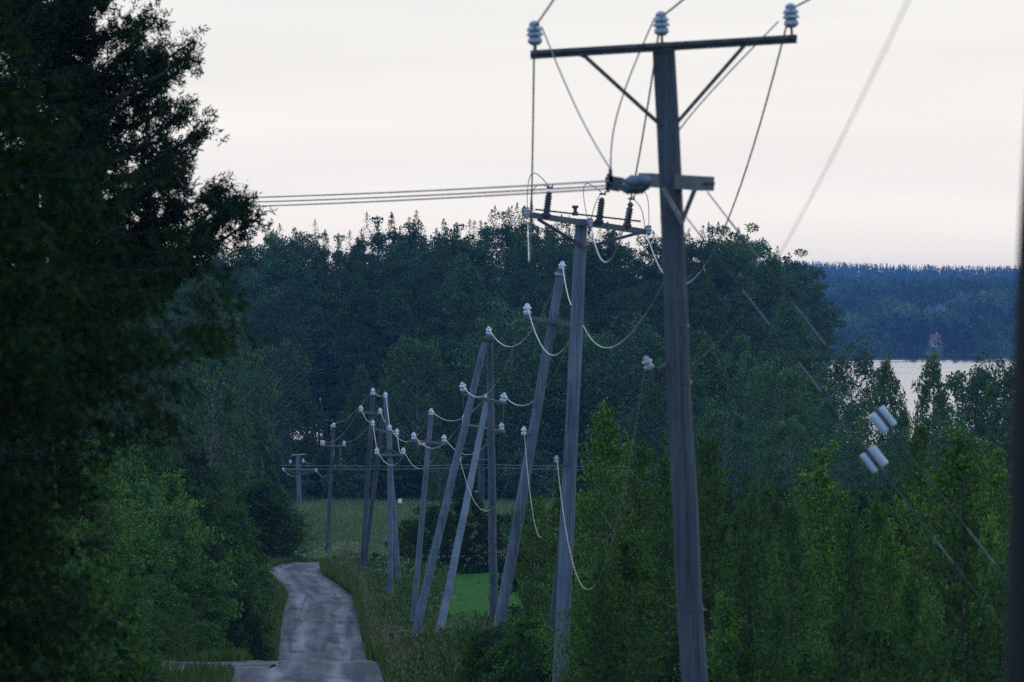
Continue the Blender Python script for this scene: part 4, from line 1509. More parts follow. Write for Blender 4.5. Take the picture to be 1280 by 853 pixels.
n = 16000
d = rg.uniform(74, 205, n)
x = road_c(d) + ROADW / 2 + 0.1 + rg.exponential(1.6, n).clip(0, 6)
keep = ~((x > -2.8) & (x < 1.4) & (d > 146) & (d < 181))
x, d = x[keep], d[keep]
HP = np.stack((x, d, ground(x, d) + rg.uniform(0.35, 0.85, len(x))), -1)
V, F = leaf_quads(rg, HP, rg.uniform(0.05, 0.13, len(x)), 0.22, -2.0)
tag(link('grass_heads', np_mesh('grass_heads', V, F, M['straw'])), 'tan seed heads nodding over the verge grass', 'grass heads', kind='stuff')
# broad weed leaves low in the verge
n = 34000
d = rg.uniform(74, 205, n)
cl = rg.normal(0, 1, n)
x = road_c(d) + ROADW / 2 + 0.5 + rg.exponential(1.7, n).clip(0, 6) + 0.3 * np.sin(d * 1.7)
keep = ~((x > -2.8) & (x < 1.4) & (d > 146) & (d < 181)) & (np.sin(d * 0.9 + x * 1.3) + np.sin(d * 0.37 - x * 2.1) > 0.1)
x, d = x[keep], d[keep]
HP = np.stack((x, d, ground(x, d) + rg.uniform(0.05, 0.7, len(x))), -1)
V, F = leaf_quads(rg, HP, rg.uniform(0.06, 0.16, len(x)), 0.6, 0.2)
tag(link('verge_weeds', np_mesh('verge_weeds', V, F, M['bush'])), 'broad leaved weeds in patches along the right verge', 'weeds', kind='stuff')


def umbels(spots, seed):
    rg = np.random.default_rng(seed)
    P, S = [], []
    for px, dq, n, sx, sd in spots:
        for _ in range(n):
            d = dq + rg.normal(0, sd)
            x = (px - 640) / FPX * dq + rg.normal(0, sx)
            z = gz(x, d) + rg.uniform(0.35, 1.15)
            m = 14
            q = rg.normal(0, 1, (m, 3)) * np.array((0.05, 0.05, 0.03)) + np.array((x, d, z))
            P.append(q)
            S.append(rg.uniform(0.02, 0.038, m))
    P = np.concatenate(P)
    V, F = leaf_quads(rg, P, np.concatenate(S), 0.9, 0, 2.0)
    tag(link('cow_parsley', np_mesh('cow_parsley', V, F, M['flower'])), 'white umbel flowers among the roadside grass and shrubs', 'flowers', kind='stuff')


umbels([(437, 188, 70, 1.0, 3.0), (455, 180, 30, 0.7, 3), (505, 172, 34, 0.7, 3.0), (550, 150, 26, 0.35, 2.5), (616, 179, 30, 0.5, 0.8), (555, 179, 18, 0.5, 0.8), (655, 179, 18, 0.4, 0.8),
        (470, 172, 14, 0.8, 3), (520, 130, 10, 0.6, 4), (560, 105, 8, 0.8, 5)], 301)


# ---------------------------------------------------------------- poles
PIN = [(0, 0.035), (0.02, 0.05), (0.035, 0.05), (0.05, 0.034), (0.065, 0.034), (0.075, 0.052), (0.09, 0.052), (0.105, 0.030), (0.125, 0.028), (0.14, 0.012)]
BIGPIN = [(0, 0.035), (0.03, 0.068), (0.055, 0.064), (0.075, 0.046), (0.085, 0.078), (0.105, 0.07), (0.12, 0.05), (0.13, 0.074), (0.15, 0.064), (0.168, 0.045), (0.185, 0.05), (0.205, 0.036), (0.215, 0.012)]


class Pole:
    def __init__(s, name, top, foot, r_top, r_foot, label, mat='pole', group=None, cap=True):
        """top and foot are points in the place; the shaft runs on into the ground"""
        s.top = np.asarray(top, float)
        f = np.asarray(foot, float)
        # run the shaft down its own line until it meets the ground
        v = (f - s.top) / (s.top[2] - f[2])
        t = s.top[2] - f[2]
        for _ in range(60):
            q = s.top + v * t
            t += (q[2] - gz(q[0], q[1])) * 0.8
        s.foot = s.top + v * t
        s.root = empty(name, s.foot)
        tag(s.root, label, 'utility pole', group)
        mb = MB()
        rg = np.random.default_rng(abs(int(top[0] * 1000)) + 5)
        u = np.linspace(0, 1.06, 14)
        pts = s.top + (s.foot - s.top) * u[:, None]
        pts[1:, 0] += rg.normal(0, 0.006, 13) * np.minimum(1, np.arange(1, 14) / 3)
        rad = r_top + (r_foot - r_top) * u.clip(0, 1)
        mb.tube(pts, rad * (1 + rg.normal(0, 0.012, 14)), 14)
        mb.build('shaft', M[mat], s.root, s.foot)
        s.up = (s.top - s.foot) / np.linalg.norm(s.top - s.foot)

    def part(s, name, mb, mat, parent=None, shade=True):
        return mb.build(name, M[mat], parent if parent is not None else s.root, s.foot, shade)

    def insulator(s, tip, big=False, mat='white_glaze', axis=None, k=1.0, pin=0.12):
        """porcelain insulator with its head at tip"""
        t = np.asarray(axis if axis is not None else s.up, float)
        t = t / np.linalg.norm(t)
        prof = [(q * k, r * k) for q, r in (BIGPIN if big else PIN)]
        Lh = prof[-1][0]
        a = np.asarray(tip, float) - t * Lh * 0.75
        mb = MB()
        mb.lathe(a, t, prof)
        o = s.part('insulator', mb, mat)
        mb = MB()
        mb.tube([a - t * pin, a + t * 0.02], 0.013 * k, 6)
        s.part('pin', mb, 'steel', o)
        return o

    def arm(s, a, b, w, h, mat='arm_wood', up=None):
        mb = MB()
        mb.beam(a, b, w, h, s.up if up is None else up)
        return s.part('crossarm', mb, mat, shade=False)

    def brace(s, a, b, w=0.035, h=0.012, mat='steel'):
        mb = MB()
        mb.beam(a, b, w, h, (0.2, 1, 0.1))
        return s.part('brace', mb, mat, shade=False)

    def band(s, at, r, mat='pale_steel', h=0.05):
        mb = MB()
        mb.tube([at - s.up * h / 2, at + s.up * h / 2], r, 14)
        return s.part('pole_band', mb, mat)


def wire(A, B, via=None, sag=None, r=0.012, mat='wire', label='', group='overhead wires', seg=34, name='wire'):
    A = np.asarray(A, float)
    B = np.asarray(B, float)
    u = np.linspace(0, 1, seg)

    def crv(s, uu):
        p = A + (B - A) * uu[:, None]
        p[:, 2] -= 4 * s * uu * (1 - uu)
        return p
    if sag is None:
        uu = np.linspace(0.01, 0.99, 120)
        best = (1e9, 0.3)
        for s in np.linspace(0.0, 6, 121):
            q = proj(crv(s, uu))
            e = np.min(np.hypot(q[:, 0] - via[0], q[:, 1] - via[1]))
            if e < best[0]:
                best = (e, s)
        sag = best[1]
    mb = MB()
    mb.tube(crv(sag, u), r, 6)
    o = mb.build(name, M[mat])
    tag(o, label, 'wire', group)
    return o


D1, D2, D3, D4, D4c, D5, D6b, D6a, D7, D8, D9 = 33.3, 66.7, 78.0, 101.0, 114.0, 143.0, 157.0, 167.0, 173.0, 238.0, 336.0

# --- nearest pole
p1 = Pole('utility_pole', W(829, 54, D1), W(868, 853, D1), 0.094, 0.126, 'nearest dark utility pole with wide steel top arm and two stay wires', 'old_pole')
a_l, a_r = W(663, 66, D1 - 0.12), W(996, 46, D1 - 0.12)
p1.arm(a_l, a_r, 0.05, 0.032, 'steel')
mb = MB()
mb.beam(a_l + (0, 0.022, -0.03), a_r + (0, 0.022, -0.03), 0.008, 0.05, p1.up)
p1.part('crossarm_flange', mb, 'steel', shade=False)
p1.brace(W(727, 67, D1 - 0.1), W(826, 157, D1 - 0.07), 0.03, 0.03)
p1.brace(W(934, 53, D1 - 0.1), W(838, 163, D1 - 0.07), 0.03, 0.03)
for q in (W(727, 66, D1 - 0.1), W(934, 52, D1 - 0.1)):
    mb = MB()
    mb.tube([q + (-0.01, 0, -0.035), q + (0.01, 0, 0.01)], 0.03, 8)
    p1.part('bolt', mb, 'steel')
T1 = [W(668, 34, D1 - 0.12), W(826, 22, D1 - 0.12), W(988, 12, D1 - 0.12)]
for q in T1:
    p1.insulator(q, True, 'glaze', k=0.95, pin=0.11)
# lower dead-end arm seen nearly end on, with strain insulators to the left
ar0, ar1 = W(884, 230, D1 - 0.75), W(806, 225, D1 + 0.85)
p1.arm(ar0, ar1, 0.12, 0.115, 'arm_wood', (0, 0, 1))
mb = MB()
mb.tube([W(878, 229, D1 - 0.74), W(893, 230, D1 - 0.82)], 0.012, 6)
p1.part('bolt', mb, 'steel')
p1.brace(W(829, 236, D1 - 0.22), W(853, 279, D1 - 0.16), 0.035, 0.02, 'pale_steel')
p1.brace(W(868, 238, D1 - 0.6), W(853, 276, D1 - 0.14), 0.035, 0.02, 'pale_steel')
p1.band(W(853, 274, D1) + p1.up * 0 - (0.08, 0, 0), 0.105, 'steel', 0.06)
STR = [(0.0, 0), (0.03, 0.02), (0.05, 0.04), (0.075, 0.058), (0.09, 0.05), (0.105, 0.06), (0.12, 0.05), (0.135, 0.06), (0.15, 0.05), (0.165, 0.06), (0.18, 0.05), (0.195, 0.06), (0.21, 0.052), (0.235, 0.035), (0.255, 0.02), (0.29, 0.016)]
DE = []
for k, (yo, dz) in enumerate(((-0.50, 0.0), (0.12, -0.02), (0.70, -0.03))):
    c = W(818, 228, D1) + np.array((-0.015, yo, dz))
    mb = MB()
    mb.lathe(c, (-1, 0.06, -0.02), [(q * 0.95, max(rr * 0.88, 0.004)) for q, rr in STR])
    o = p1.part('strain_insulator', mb, 'dark_glaze_blue')
    e = c + np.array((-0.305, 0.02, -0.005))
    mb = MB()
    mb.beam(e + (0.05, 0, 0), e + (-0.07, 0, 0.02), 0.035, 0.05)
    mb.beam(e + (-0.05, 0, -0.03), e + (-0.06, 0, 0.10), 0.03, 0.035, (0, 1, 0))
    p1.part('strain_clamp', mb, 'steel', o, False)
    DE.append(e + np.array((-0.06, 0, 0.0)))
# small bracket insulator on the left lower down
mb = MB()
mb.tube([W(848, 452, D1), W(834, 456, D1 - 0.05), W(822, 462, D1 - 0.1), W(812, 459, D1 - 0.12)], 0.014, 6)
p1.part('bracket', mb, 'steel')
N1 = W(808, 450, D1 - 0.12)
p1.insulator(N1, False, 'glaze', k=0.85, pin=0.05, axis=(-0.35, -0.1, 1))
# thin bare earth lead up the shaft
mb = MB()
mb.tube([p1.top + (p1.foot - p1.top) * t + np.array((0.02, -(0.09 + 0.04 * t), 0)) for t in np.linspace(0.03, 0.97, 12)], 0.006, 5)
p1.part('earth_lead', mb, 'steel')
for t in (0.25, 0.30, 0.5):
    p1.band(p1.top + (p1.foot - p1.top) * t, 0.092 + 0.042 * t, 'steel', 0.03)

# --- grey pole with surge arresters
p2 = Pole('utility_pole', W(727, 274, D2), W(700, 853, D2), 0.102, 0.14, 'grey utility pole carrying three upright arresters on its top arm', 'pole')
b_l, b_r = W(657, 268, D2 - 0.16), W(813, 291, D2 - 0.16)
p2.arm(b_l, b_r, 0.10, 0.10, 'arm_wood')
mb = MB()
mb.tube([W(669, 262, D2 - 0.2), W(801, 277, D2 - 0.2)], 0.016, 6)
p2.part('busbar', mb, 'steel')
p2.brace(W(672, 274, D2 - 0.2), W(728, 308, D2 - 0.12), 0.05, 0.04)
p2.brace(W(800, 291, D2 - 0.2), W(731, 310, D2 - 0.12), 0.05, 0.04)
AT = []
for (qx, qy, tx, ty) in ((683, 268, 687, 236), (749, 276, 753, 244), (784, 281, 789, 250)):
    a, b = W(qx, qy, D2 - 0.2), W(tx, ty, D2 - 0.2)
    ax = b - a
    Lh = np.linalg.norm(ax)
    prof = [(0, 0.05), (0.04, 0.075), (0.07, 0.075)]
    q = 0.09
    while q < Lh - 0.08:
        prof += [(q, 0.046), (q + 0.016, 0.066), (q + 0.024, 0.066), (q + 0.03, 0.046)]
        q += 0.042
    prof += [(Lh - 0.05, 0.035), (Lh - 0.04, 0.05), (Lh - 0.01, 0.05), (Lh + 0.02, 0.015)]
    mb = MB()
    mb.lathe(a - ax / Lh * 0.06, ax, prof)
    o = p2.part('surge_arrester', mb, 'dark_glaze')
    mb = MB()
    mb.tube([b - (0.05, 0, -0.02), b + (0.06, 0, 0.01)], 0.018, 6)
    mb.tube([b + (0.03, 0, 0), b + (0.05, 0, 0.06)], 0.014, 6)
    p2.part('terminal', mb, 'steel', o)
    AT.append(b + np.array((0, 0, 0.03)))
mb = MB()
mb.lathe(W(719, 270, D2 - 0.2), (0, 0, 1), [(0, 0.05), (0.06, 0.05), (0.07, 0.03), (0.12, 0.03), (0.13, 0.055), (0.17, 0.055)])
p2.part('switch_post', mb, 'steel')
T2 = [W(660, 280, D2 - 0.3), W(739, 284, D2 - 0.3), W(808, 291, D2 - 0.3)]
for q in (W(658, 268, D2 - 0.24), W(737, 279, D2 - 0.24), W(810, 288, D2 - 0.24)):
    mb = MB()
    mb.lathe(q + (0, 0, 0.08), (0.1, -0.4, -1), [(0, 0.03), (0.03, 0.06), (0.06, 0.045), (0.09, 0.06), (0.12, 0.045), (0.16, 0.03)])
    p2.part('strain_insulator', mb, 'glaze')
# jumper loops from the arm ends over to the arresters


def loop(P_, Q_, hgt, side=0.0):
    u = np.linspace(0, 1, 14)
    c = np.asarray(P_) + (np.asarray(Q_) - np.asarray(P_)) * u[:, None]
    c[:, 2] += hgt * np.sin(np.pi * u)
    c[:, 0] += side * np.sin(np.pi * u)
    mb = MB()
    mb.tube(c, 0.0075, 5)
    return mb


for (fx, fy), at, hh, sd in (((659, 266), AT[0], 0.42, -0.12), ((663, 268), AT[0], 0.20, -0.10), ((735, 277), AT[1], 0.36, -0.18), ((738, 277), AT[1], 0.10, 0.0), ((811, 286), AT[2], 0.32, 0.10), ((806, 286), AT[2], 0.08, 0.05)):
    p2.part('jumper', loop(W(fx, fy, D2 - 0.2), at, hh, sd), 'thin_wire')
N2 = W(696, 572, D2 - 0.25)
mb = MB()
mb.tube([W(717, 580, D2), W(706, 582, D2 - 0.15), W(698, 582, D2 - 0.25)], 0.016, 6)
p2.part('bracket', mb, 'steel')
p2.insulator(N2, False, 'glaze', k=0.9, pin=0.05)
# slender dark support post beside it
ps = Pole('support_post', W(706, 620, D2 + 6), W(682, 853, D2 + 6), 0.045, 0.06, 'slender dark post standing close left of the grey pole', 'old_pole')
ps.root['category'] = 'post'

# --- leaning pole
p3 = Pole('utility_pole', W(702, 336, D3), W(622, 795, D3), 0.085, 0.125, 'strongly leaning grey pole left of the arrester pole', 'pole')
p3.arm(W(655, 396, D3 - 0.1), W(727, 408, D3 - 0.1), 0.07, 0.08, 'arm_wood')
T3 = [W(703, 330, D3), W(659, 383, D3 - 0.1), W(724, 395, D3 - 0.1)]
p3.insulator(T3[0], False, k=1.5, pin=0.10)
p3.insulator(T3[1], False, k=1.6, pin=0.10, axis=(0, 0, 1))
p3.insulator(T3[2], False, k=1.6, pin=0.10, axis=(0, 0, 1))
p3.band(W(700, 343, D3), 0.105)
N3 = W(655, 536, D3 - 0.2)
mb = MB()
mb.tube([W(668, 542, D3), W(656, 545, D3 - 0.2)], 0.016, 6)
p3.part('bracket', mb, 'steel')
p3.insulator(N3, False, k=1.2, pin=0.06, axis=(0, 0, 1))

# --- A-frame
p4 = Pole('utility_pole', W(612, 418, D4), W(617, 752, D4 + 3), 0.085, 0.118, 'upright leg of the A-frame pole with a white insulator on top', 'pole')
p4a = Pole('utility_pole', W(606, 428, D4 - 0.2), W(517, 800, D4 - 1), 0.085, 0.118, 'leaning strut of the A-frame, foot in the verge grass', 'pole')
p4.arm(W(577, 493, D4 - 0.15), W(633, 505, D4 - 0.15), 0.06, 0.07, 'arm_wood')
T4 = [W(611, 411, D4), W(578, 481, D4 - 0.15), W(630, 494, D4 - 0.15)]
p4.insulator(T4[0], False, k=1.5)
p4.insulator(T4[1], False, k=1.7, axis=(-0.2, -0.3, 1))
p4.insulator(T4[2], False, k=1.7, axis=(0.2, -0.3, 1))
p4.band(W(612, 424, D4), 0.115, 'steel', 0.08)
N4 = W(574, 570, D4 - 0.4)
p4a.insulator(N4, False, k=1.2, pin=0.05, axis=(0, 0, 1))

# --- second leaning pole behind the A-frame
p4c = Pole('utility_pole', W(609, 500, D4c), W(548, 800, D4c - 8), 0.085, 0.118, 'leaning pole between the two legs of the A-frame, reaching lower', 'pole')
p4c.arm(W(578, 531, D4c - 0.15), W(631, 541, D4c - 0.15), 0.08, 0.09, 'arm_wood')
T4c = [W(609, 494, D4c), W(581, 520, D4c - 0.15), W(627, 531, D4c - 0.15)]
p4c.insulator(T4c[0], False, k=1.3)
p4c.insulator(T4c[1], False, k=1.6, axis=(0, 0, 1))
p4c.insulator(T4c[2], False, k=1.6, axis=(0, 0, 1))

# --- slim poles further down the road
p5 = Pole('utility_pole', W(539, 518, D5), W(515, 790, D5), 0.09, 0.12, 'slim leaning pole with a low crossarm and three white insulators', 'pole')
p5.arm(W(514, 551, D5 - 0.15), W(560, 555, D5 - 0.15), 0.10, 0.09, 'arm_wood')
T5 = [W(539, 513, D5), W(517, 543, D5 - 0.15), W(555, 546, D5 - 0.15)]
for q in T5:
    p5.insulator(q, False, k=1.9, axis=(0, 0, 1))
p6 = Pole('utility_pole', W(487, 537, D6b), W(488, 751, D6b), 0.095, 0.12, 'upright far pole with a straight braced crossarm, nearer of the pair', 'pole')
p6.arm(W(472, 569, D6b - 0.15), W(506, 569, D6b - 0.15), 0.09, 0.09, 'arm_wood')
p6.brace(W(476, 570, D6b - 0.15), W(487, 562, D6b - 0.15), 0.06, 0.05)
p6.brace(W(501, 570, D6b - 0.15), W(488, 562, D6b - 0.15), 0.06, 0.05)
T6 = [W(487, 533, D6b), W(471, 562, D6b - 0.15), W(504, 562, D6b - 0.15)]
for q in T6:
    p6.insulator(q, False, k=1.9, axis=(0, 0, 1))
p6a = Pole('utility_pole', W(482, 497, D6a), W(498, 727, D6a), 0.095, 0.12, 'far pole just behind the braced one, its foot to the right', 'pole')
p6a.arm(W(464, 535, D6a - 0.15), W(500, 545, D6a - 0.15), 0.09, 0.09, 'arm_wood')
T6a = [W(482, 492, D6a), W(466, 527, D6a - 0.15), W(496, 538, D6a - 0.15)]
for q in T6a:
    p6a.insulator(q, False, k=1.9, axis=(0, 0, 1))
p7 = Pole('utility_pole', W(466, 492, D7), W(452, 727, D7), 0.095, 0.12, 'dark far pole beside the road bend with white flowers at its foot', 'old_pole')
p7.arm(W(447, 515, D7 - 0.15), W(478, 518, D7 - 0.15), 0.09, 0.08, 'arm_wood')
T7 = [W(466, 487, D7), W(451, 509, D7 - 0.15), W(475, 512, D7 - 0.15)]
for q in T7:
    p7.insulator(q, False, k=1.9, axis=(0, 0, 1))
p7.band(W(466, 493, D7), 0.11, 'white_glaze')
p7b = Pole('utility_pole', W(481, 504, D7 + 2), W(456, 700, D7 + 3), 0.09, 0.115, 'dark leaning strut against the pole by the road bend', 'old_pole')
p8 = Pole('utility_pole', W(417, 534, D8), W(408, 698, D8), 0.10, 0.13, 'thin dark pole standing alone where the road ends at the meadow', 'old_pole')
p8.arm(W(402, 557, D8 - 0.2), W(434, 558, D8 - 0.2), 0.10, 0.09, 'arm_wood')
T8 = [W(417, 530, D8), W(404, 552, D8 - 0.2), W(430, 553, D8 - 0.2)]
for q in T8:
    p8.insulator(q, False, k=2.2, axis=(0, 0, 1))
p9 = Pole('utility_pole', W(372, 568, D9), W(375, 645, D9), 0.16, 0.22, 'farthest pole with two crossarms at the left meadow edge', 'pole')
p9.arm(W(364, 569, D9 - 0.2), W(382, 568, D9 - 0.2), 0.13, 0.10, 'pale_steel', (0, 0, 1))
p9.arm(W(353, 587, D9 - 0.2), W(397, 588, D9 - 0.2), 0.12, 0.12, 'arm_wood')
p9.brace(W(358, 589, D9 - 0.2), W(373, 593, D9 - 0.2), 0.1, 0.1)
p9.brace(W(392, 590, D9 - 0.2), W(375, 593, D9 - 0.2), 0.1, 0.1)
T9 = [W(379, 575, D9 - 0.2), W(354, 586, D9 - 0.2), W(395, 587, D9 - 0.2)]
for q in T9 + [W(363, 576, D9 - 0.2)]:
    p9.insulator(q, False, k=2.3, axis=(0, 0, 1))
# twin posts at the far side of the meadow
p10 = Pole('utility_pole', W(600, 556, 340), W(599, 634, 340), 0.13, 0.16, 'small distant twin pole at the meadow edge behind the A-frame', 'old_pole')
mb = MB()
mb.tube([W(603.5, 557, 340.1), W(603, 636, 340.1)], [0.12, 0.15], 8)
p10.part('second_shaft', mb, 'old_pole')
p10.arm(W(594, 575, 339.8), W(609, 575, 339.8), 0.12, 0.12, 'arm_wood')
mb = MB()
c = W(596, 616, 339.6)
mb.tube([c + (-0.14, 0, 0.02), c + (0.14, 0, 0.08)], 0.13, 10)
p10.part('lamp', mb, 'teal')

# ---------------------------------------------------------------- wires
S = [('top', 0), ('left', 1), ('right', 2)]


def span(TA, TB, vias, la, r, mat='wire', sags=None):
    for nm, k in S:
        v = vias[k]
        wire(TA[k], TB[k], via=v if not isinstance(v, float) else None, sag=v if isinstance(v, float) else None, r=r, mat=mat, label=la % nm)


# along the low line, from far to near
span(T9, T8, (1.1, 1.3, 1.2), 'pale wire from the farthest pole to the lone thin pole, %s insulator', 0.0095)
span(T8, T7, ((440, 518), (430, 541), (450, 545)), 'pale wire between the lone thin pole and the dark pole, %s insulator', 0.0095)
span(T7, T6a, ((475, 496), (458, 524), 0.35), 'short pale wire between the dark far pole and its neighbour, %s insulator', 0.0095)
span(T6a, T6, (0.05, 0.05, (500, 566)), 'short steep wire between the two close far poles, %s insulator', 0.0095)
span(T6, T5, ((508, 553), (490, 582), (527, 586)), 'pale looping wire to the slim leaning pole, %s insulator', 0.0095)
span(T5, T4c, ((567, 527), (543, 560), (588, 568)), 'pale looping wire from slim pole to the lower leaning pole, %s insulator', 0.0095)
span(T4c, T4, (0.15, 0.2, 0.3), 'short wire from lower leaning pole up to the A-frame, %s insulator', 0.0095)
span(T4, T3, ((637, 433), (603, 495), (652, 508)), 'bright sagging wire from A-frame to strongly leaning pole, %s insulator', 0.010)
wire(T3[2], W(862, 286, D1 + 0.1), via=(754, 433), r=0.0065, label='wire looping out from behind the arrester pole to the nearest pole')
for nm, k, q, sg in (('top', 0, W(726, 372, D2), 0.45), ('left', 1, W(722, 402, D2), 0.75)):
    wire(T3[k], q, sag=sg, r=0.009, label='short bright wire from the leaning pole to the arrester pole, %s insulator' % nm)
# low neutral wire
wire(N4, N3, via=(608, 638), r=0.0045, label='thin slack wire hanging low from the A-frame strut', group='low slack wires')
wire(N3, N2, via=(675, 672), r=0.004, label='thin slack wire hanging from the strongly leaning pole', group='low slack wires')
wire(N2, N1, via=(738, 735), r=0.0036, label='thin slack wire hanging from the grey arrester pole', group='low slack wires')
# upper line between the two big poles
for nm, a, b, v in (('left', T1[0], T2[0], (662, 325)), ('middle', T1[1], T2[1], (757, 329)), ('right', T1[2], T2[2], (857, 355))):
    wire(a, b, via=v, r=0.0085, label='bright wire sagging from nearest pole top to arrester pole, %s one' % nm, group='upper line wires')
# towards and past the camera
for nm, a, dx in (('left', T1[0], 1.45), ('middle', T1[1], 1.40), ('right', T1[2], 1.5)):
    wire(a, a + np.array((dx, -46.0, 1.8)), sag=0.7, r=0.0085, mat='thin_wire', label='wire leaving the nearest pole upward at the frame top, %s insulator' % nm, group='upper line wires')
wire(W(868, 452, D1 + 0.12), np.array((1.16, 6.0, CZ + 1.75)), via=(985, 302), r=0.0022, mat='thin_wire', label='blurred thin wire slanting to the top right corner', group='upper line wires')
# the line leaving to the left behind the pine
for k, (yl, nm) in enumerate(((244, 'top'), (250, 'middle'), (257, 'bottom'))):
    B_ = W(60, yl + 2, 82 + k * 1.2)
    wire(DE[k], B_ + np.array((-3.0, 0.5, 0.12)), sag=0.16, r=0.0085, mat='thin_wire', label='thin wire crossing the sky to the pine, %s of three' % nm, group='wires crossing the sky to the left')
# jumpers on the nearest pole
for nm, a, b, bow in (('left', T1[0] + (0.06, 0, 0), DE[0] + (0, 0, 0.1), (-0.02, 0.0)), ('middle', T1[1] + (-0.05, 0, 0), DE[1] + (0.02, 0, 0.1), (-0.12, 0.0)), ('right', T1[2] + (-0.1, 0, -0.1), W(842, 172, D1 + 0.12), (-0.14, 0.05))):
    u = np.linspace(0, 1, 16)
    c = a + (b - a) * u[:, None]
    c[:, 0] += bow[0] * np.sin(np.pi * u) * (1 if nm != 'left' else -1)
    c[:, 2] -= 0.12 * np.sin(np.pi * u)
    mb = MB()
    mb.tube(c, 0.0065, 5)
    o = mb.build('jumper_wire', M['thin_wire'])
    tag(o, 'thin jumper wire curving down from the %s top insulator of the nearest pole' % nm, 'wire', 'jumper wires')
# stay wires to the right with insulators; lit stretches added as paler tubes
GI = [(0, 0.02), (0.01, 0.055), (0.03, 0.075), (0.09, 0.075), (0.105, 0.05), (0.11, 0.032), (0.13, 0.032), (0.135, 0.05), (0.15, 0.075), (0.20, 0.075), (0.22, 0.055), (0.23, 0.02)]
for nm, a, m, sl_ in (('upper', (884, 240), (1104, 525), ((912, 273, 947, 331), (994, 383, 1031, 431), (1209, 659, 1246, 703))),
                      ('lower', (858, 272), (1092, 575), ((928, 361, 963, 407), (998, 453, 1026, 491), (1165, 672, 1191, 705)))):
    dA = D1 - 0.3 if nm == 'upper' else D1 - 0.1
    A_ = W(a[0], a[1], dA)
    Mm = W(m[0], m[1], dA)
    v = (Mm - A_)
    E = A_ + v * 1.0
    t = 1.0
    while E[2] > gz(E[0], E[1]) - 0.1 and t < 12:
        t += 0.02
        E = A_ + v * t
    root = empty('stay_wire', E)
    tag(root, '%s slanting stay wire with a white block insulator, right of the nearest pole' % nm, 'stay wire', 'stay wires of the nearest pole')
    vn = v / np.linalg.norm(v)
    mb = MB()
    mb.tube([A_, Mm - vn * 0.09], 0.0055, 5)
    mb.tube([Mm + vn * 0.09, E], 0.0055, 5)
    mb.build('cable', M['steel'], root, E)
    side = np.cross(vn, (0, 1, 0))
    mb = MB()
    big = -1 if nm == 'upper' else 1
    for q in (-1, 1):
        rr = 0.040 if q == big else 0.030
        c = Mm + side * 0.046 * q
        mb.lathe(c - vn * 0.095, vn, [(0, rr * 0.7), (0.006, rr * 0.95), (0.012, rr), (0.178, rr), (0.184, rr * 0.95), (0.19, rr * 0.7)], 12)
    ins = mb.build('insulator', M['block_glaze'], root, E)
    mb = MB()
    mb.tube([Mm - vn * 0.12, Mm + vn * 0.12], 0.02, 8)
    mb.build('link', M['steel'], ins, E)
    for (x0, y0, x1, y1) in sl_:
        f0 = np.dot(W(x0, y0, dA) - A_, vn)
        f1 = np.dot(W(x1, y1, dA) - A_, vn)
        mb = MB()
        mb.tube([A_ + vn * f0, A_ + vn * f1], 0.0075, 8)  # paler tube standing in for a brightly lit stretch of cable
        mb.build('lit_stretch', M['lit_stretch'], root, E)
# faint line running across in front of the far wood
for nm, dy in (('upper', 0.0), ('lower', 4.0)):
    for seg_, (xa, xb, ya, yb) in (('left', (200, 600, 577 + dy, 581 + dy)), ('right', (606, 1290, 581 + dy, 583 + dy))):
        wire(W(xa, ya, 341), W(xb, yb, 340), sag=0.25, r=0.02, mat='thin_wire', label='faint thin wire across the foot of the wood, %s %s stretch' % (nm, seg_), group='faint wires across the foot of the wood', seg=24)

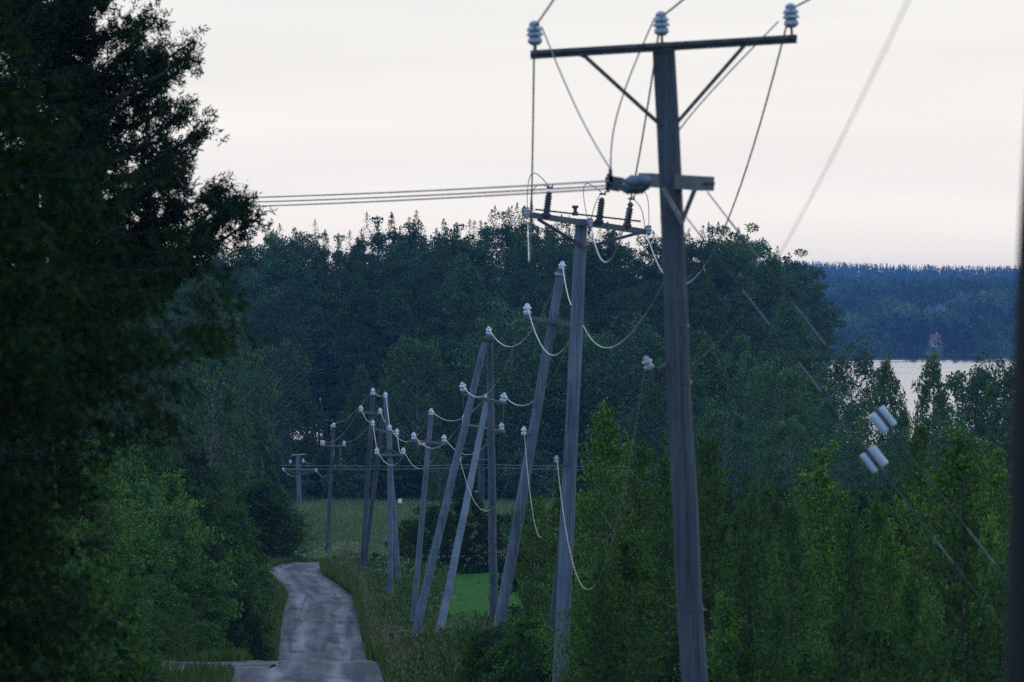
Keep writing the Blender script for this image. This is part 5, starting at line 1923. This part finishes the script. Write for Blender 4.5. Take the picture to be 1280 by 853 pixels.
# ---------------------------------------------------------------- small things
x = (486 - 640) / FPX * 180
g = gz(x, 180)
r = empty('mailbox', (x, 180, g))
tag(r, 'small dark roofed mailbox behind the far poles', 'mailbox')
zt = CZ + (HOR - 677) / FPX * 180 - g
mb = MB()
mb.tube([(0, 0, -0.2), (0, 0, zt - 0.18)], 0.05, 8)
mb.build('post', M['old_pole'], r)
mb = MB()
mb.beam((-0.18, 0, zt - 0.1), (0.18, 0, zt - 0.1), 0.3, 0.24)
mb.build('box', M['old_pole'], r, shade=False)
mb = MB()
for s in (-1, 1):
    mb.add([(-0.26, 0, zt + 0.12), (0.26, 0, zt + 0.12), (0.26, s * 0.24, zt - 0.02), (-0.26, s * 0.24, zt - 0.02), (-0.26, 0, zt + 0.15), (0.26, 0, zt + 0.15), (0.26, s * 0.24, zt + 0.01), (-0.26, s * 0.24, zt + 0.01)],
           [(0, 1, 2, 3), (4, 5, 6, 7), (0, 1, 5, 4), (2, 3, 7, 6), (1, 2, 6, 5), (3, 0, 4, 7)])
mb.build('roof', M['dark_metal'], r, shade=False)

x = (500 - 640) / FPX * 335
g = gz(x, 335)
r = empty('marker_stake', (x, 335, g))
tag(r, 'small white marker on a stake at the far side of the meadow', 'marker')
zt = CZ + (HOR - 627) / FPX * 335 - g
mb = MB()
mb.tube([(0, 0, -0.2), (0, 0, zt)], 0.03, 6)
mb.build('stake', M['old_pole'], r)
mb = MB()
mb.lathe((0, 0, zt - 0.2), (0, 0, 1), [(0, 0.10), (0.05, 0.17), (0.30, 0.17), (0.40, 0.11), (0.42, 0.03)], 12)
mb.build('marker_head', M['white_wall'], r)

# ---------------------------------------------------------------- haze
hm, nt, out = mat_new('thin evening haze')
pv = nt.nodes.new('ShaderNodeVolumePrincipled')
pv.inputs['Color'].default_value = (0.22, 0.48, 0.95, 1)
pv.inputs['Density'].default_value = 0.00015
pv.inputs['Anisotropy'].default_value = 0.0
nt.links.new(pv.outputs[0], out.inputs['Volume'])
mb = MB()
hx, hy0, hy1, hz0, hz1 = 1650, -70, 4350, -9.0, CZ + 46
mb.add([(-hx, hy0, hz0), (hx, hy0, hz0), (hx, hy1, hz0), (-hx, hy1, hz0), (-hx, hy0, hz1), (hx, hy0, hz1), (hx, hy1, hz1), (-hx, hy1, hz1)],
       [(0, 3, 2, 1), (4, 5, 6, 7), (0, 1, 5, 4), (1, 2, 6, 5), (2, 3, 7, 6), (3, 0, 4, 7)])
o = mb.build('haze', hm, shade=False)
tag(o, 'thin blue evening haze over the lake and far hills', 'haze', kind='stuff')
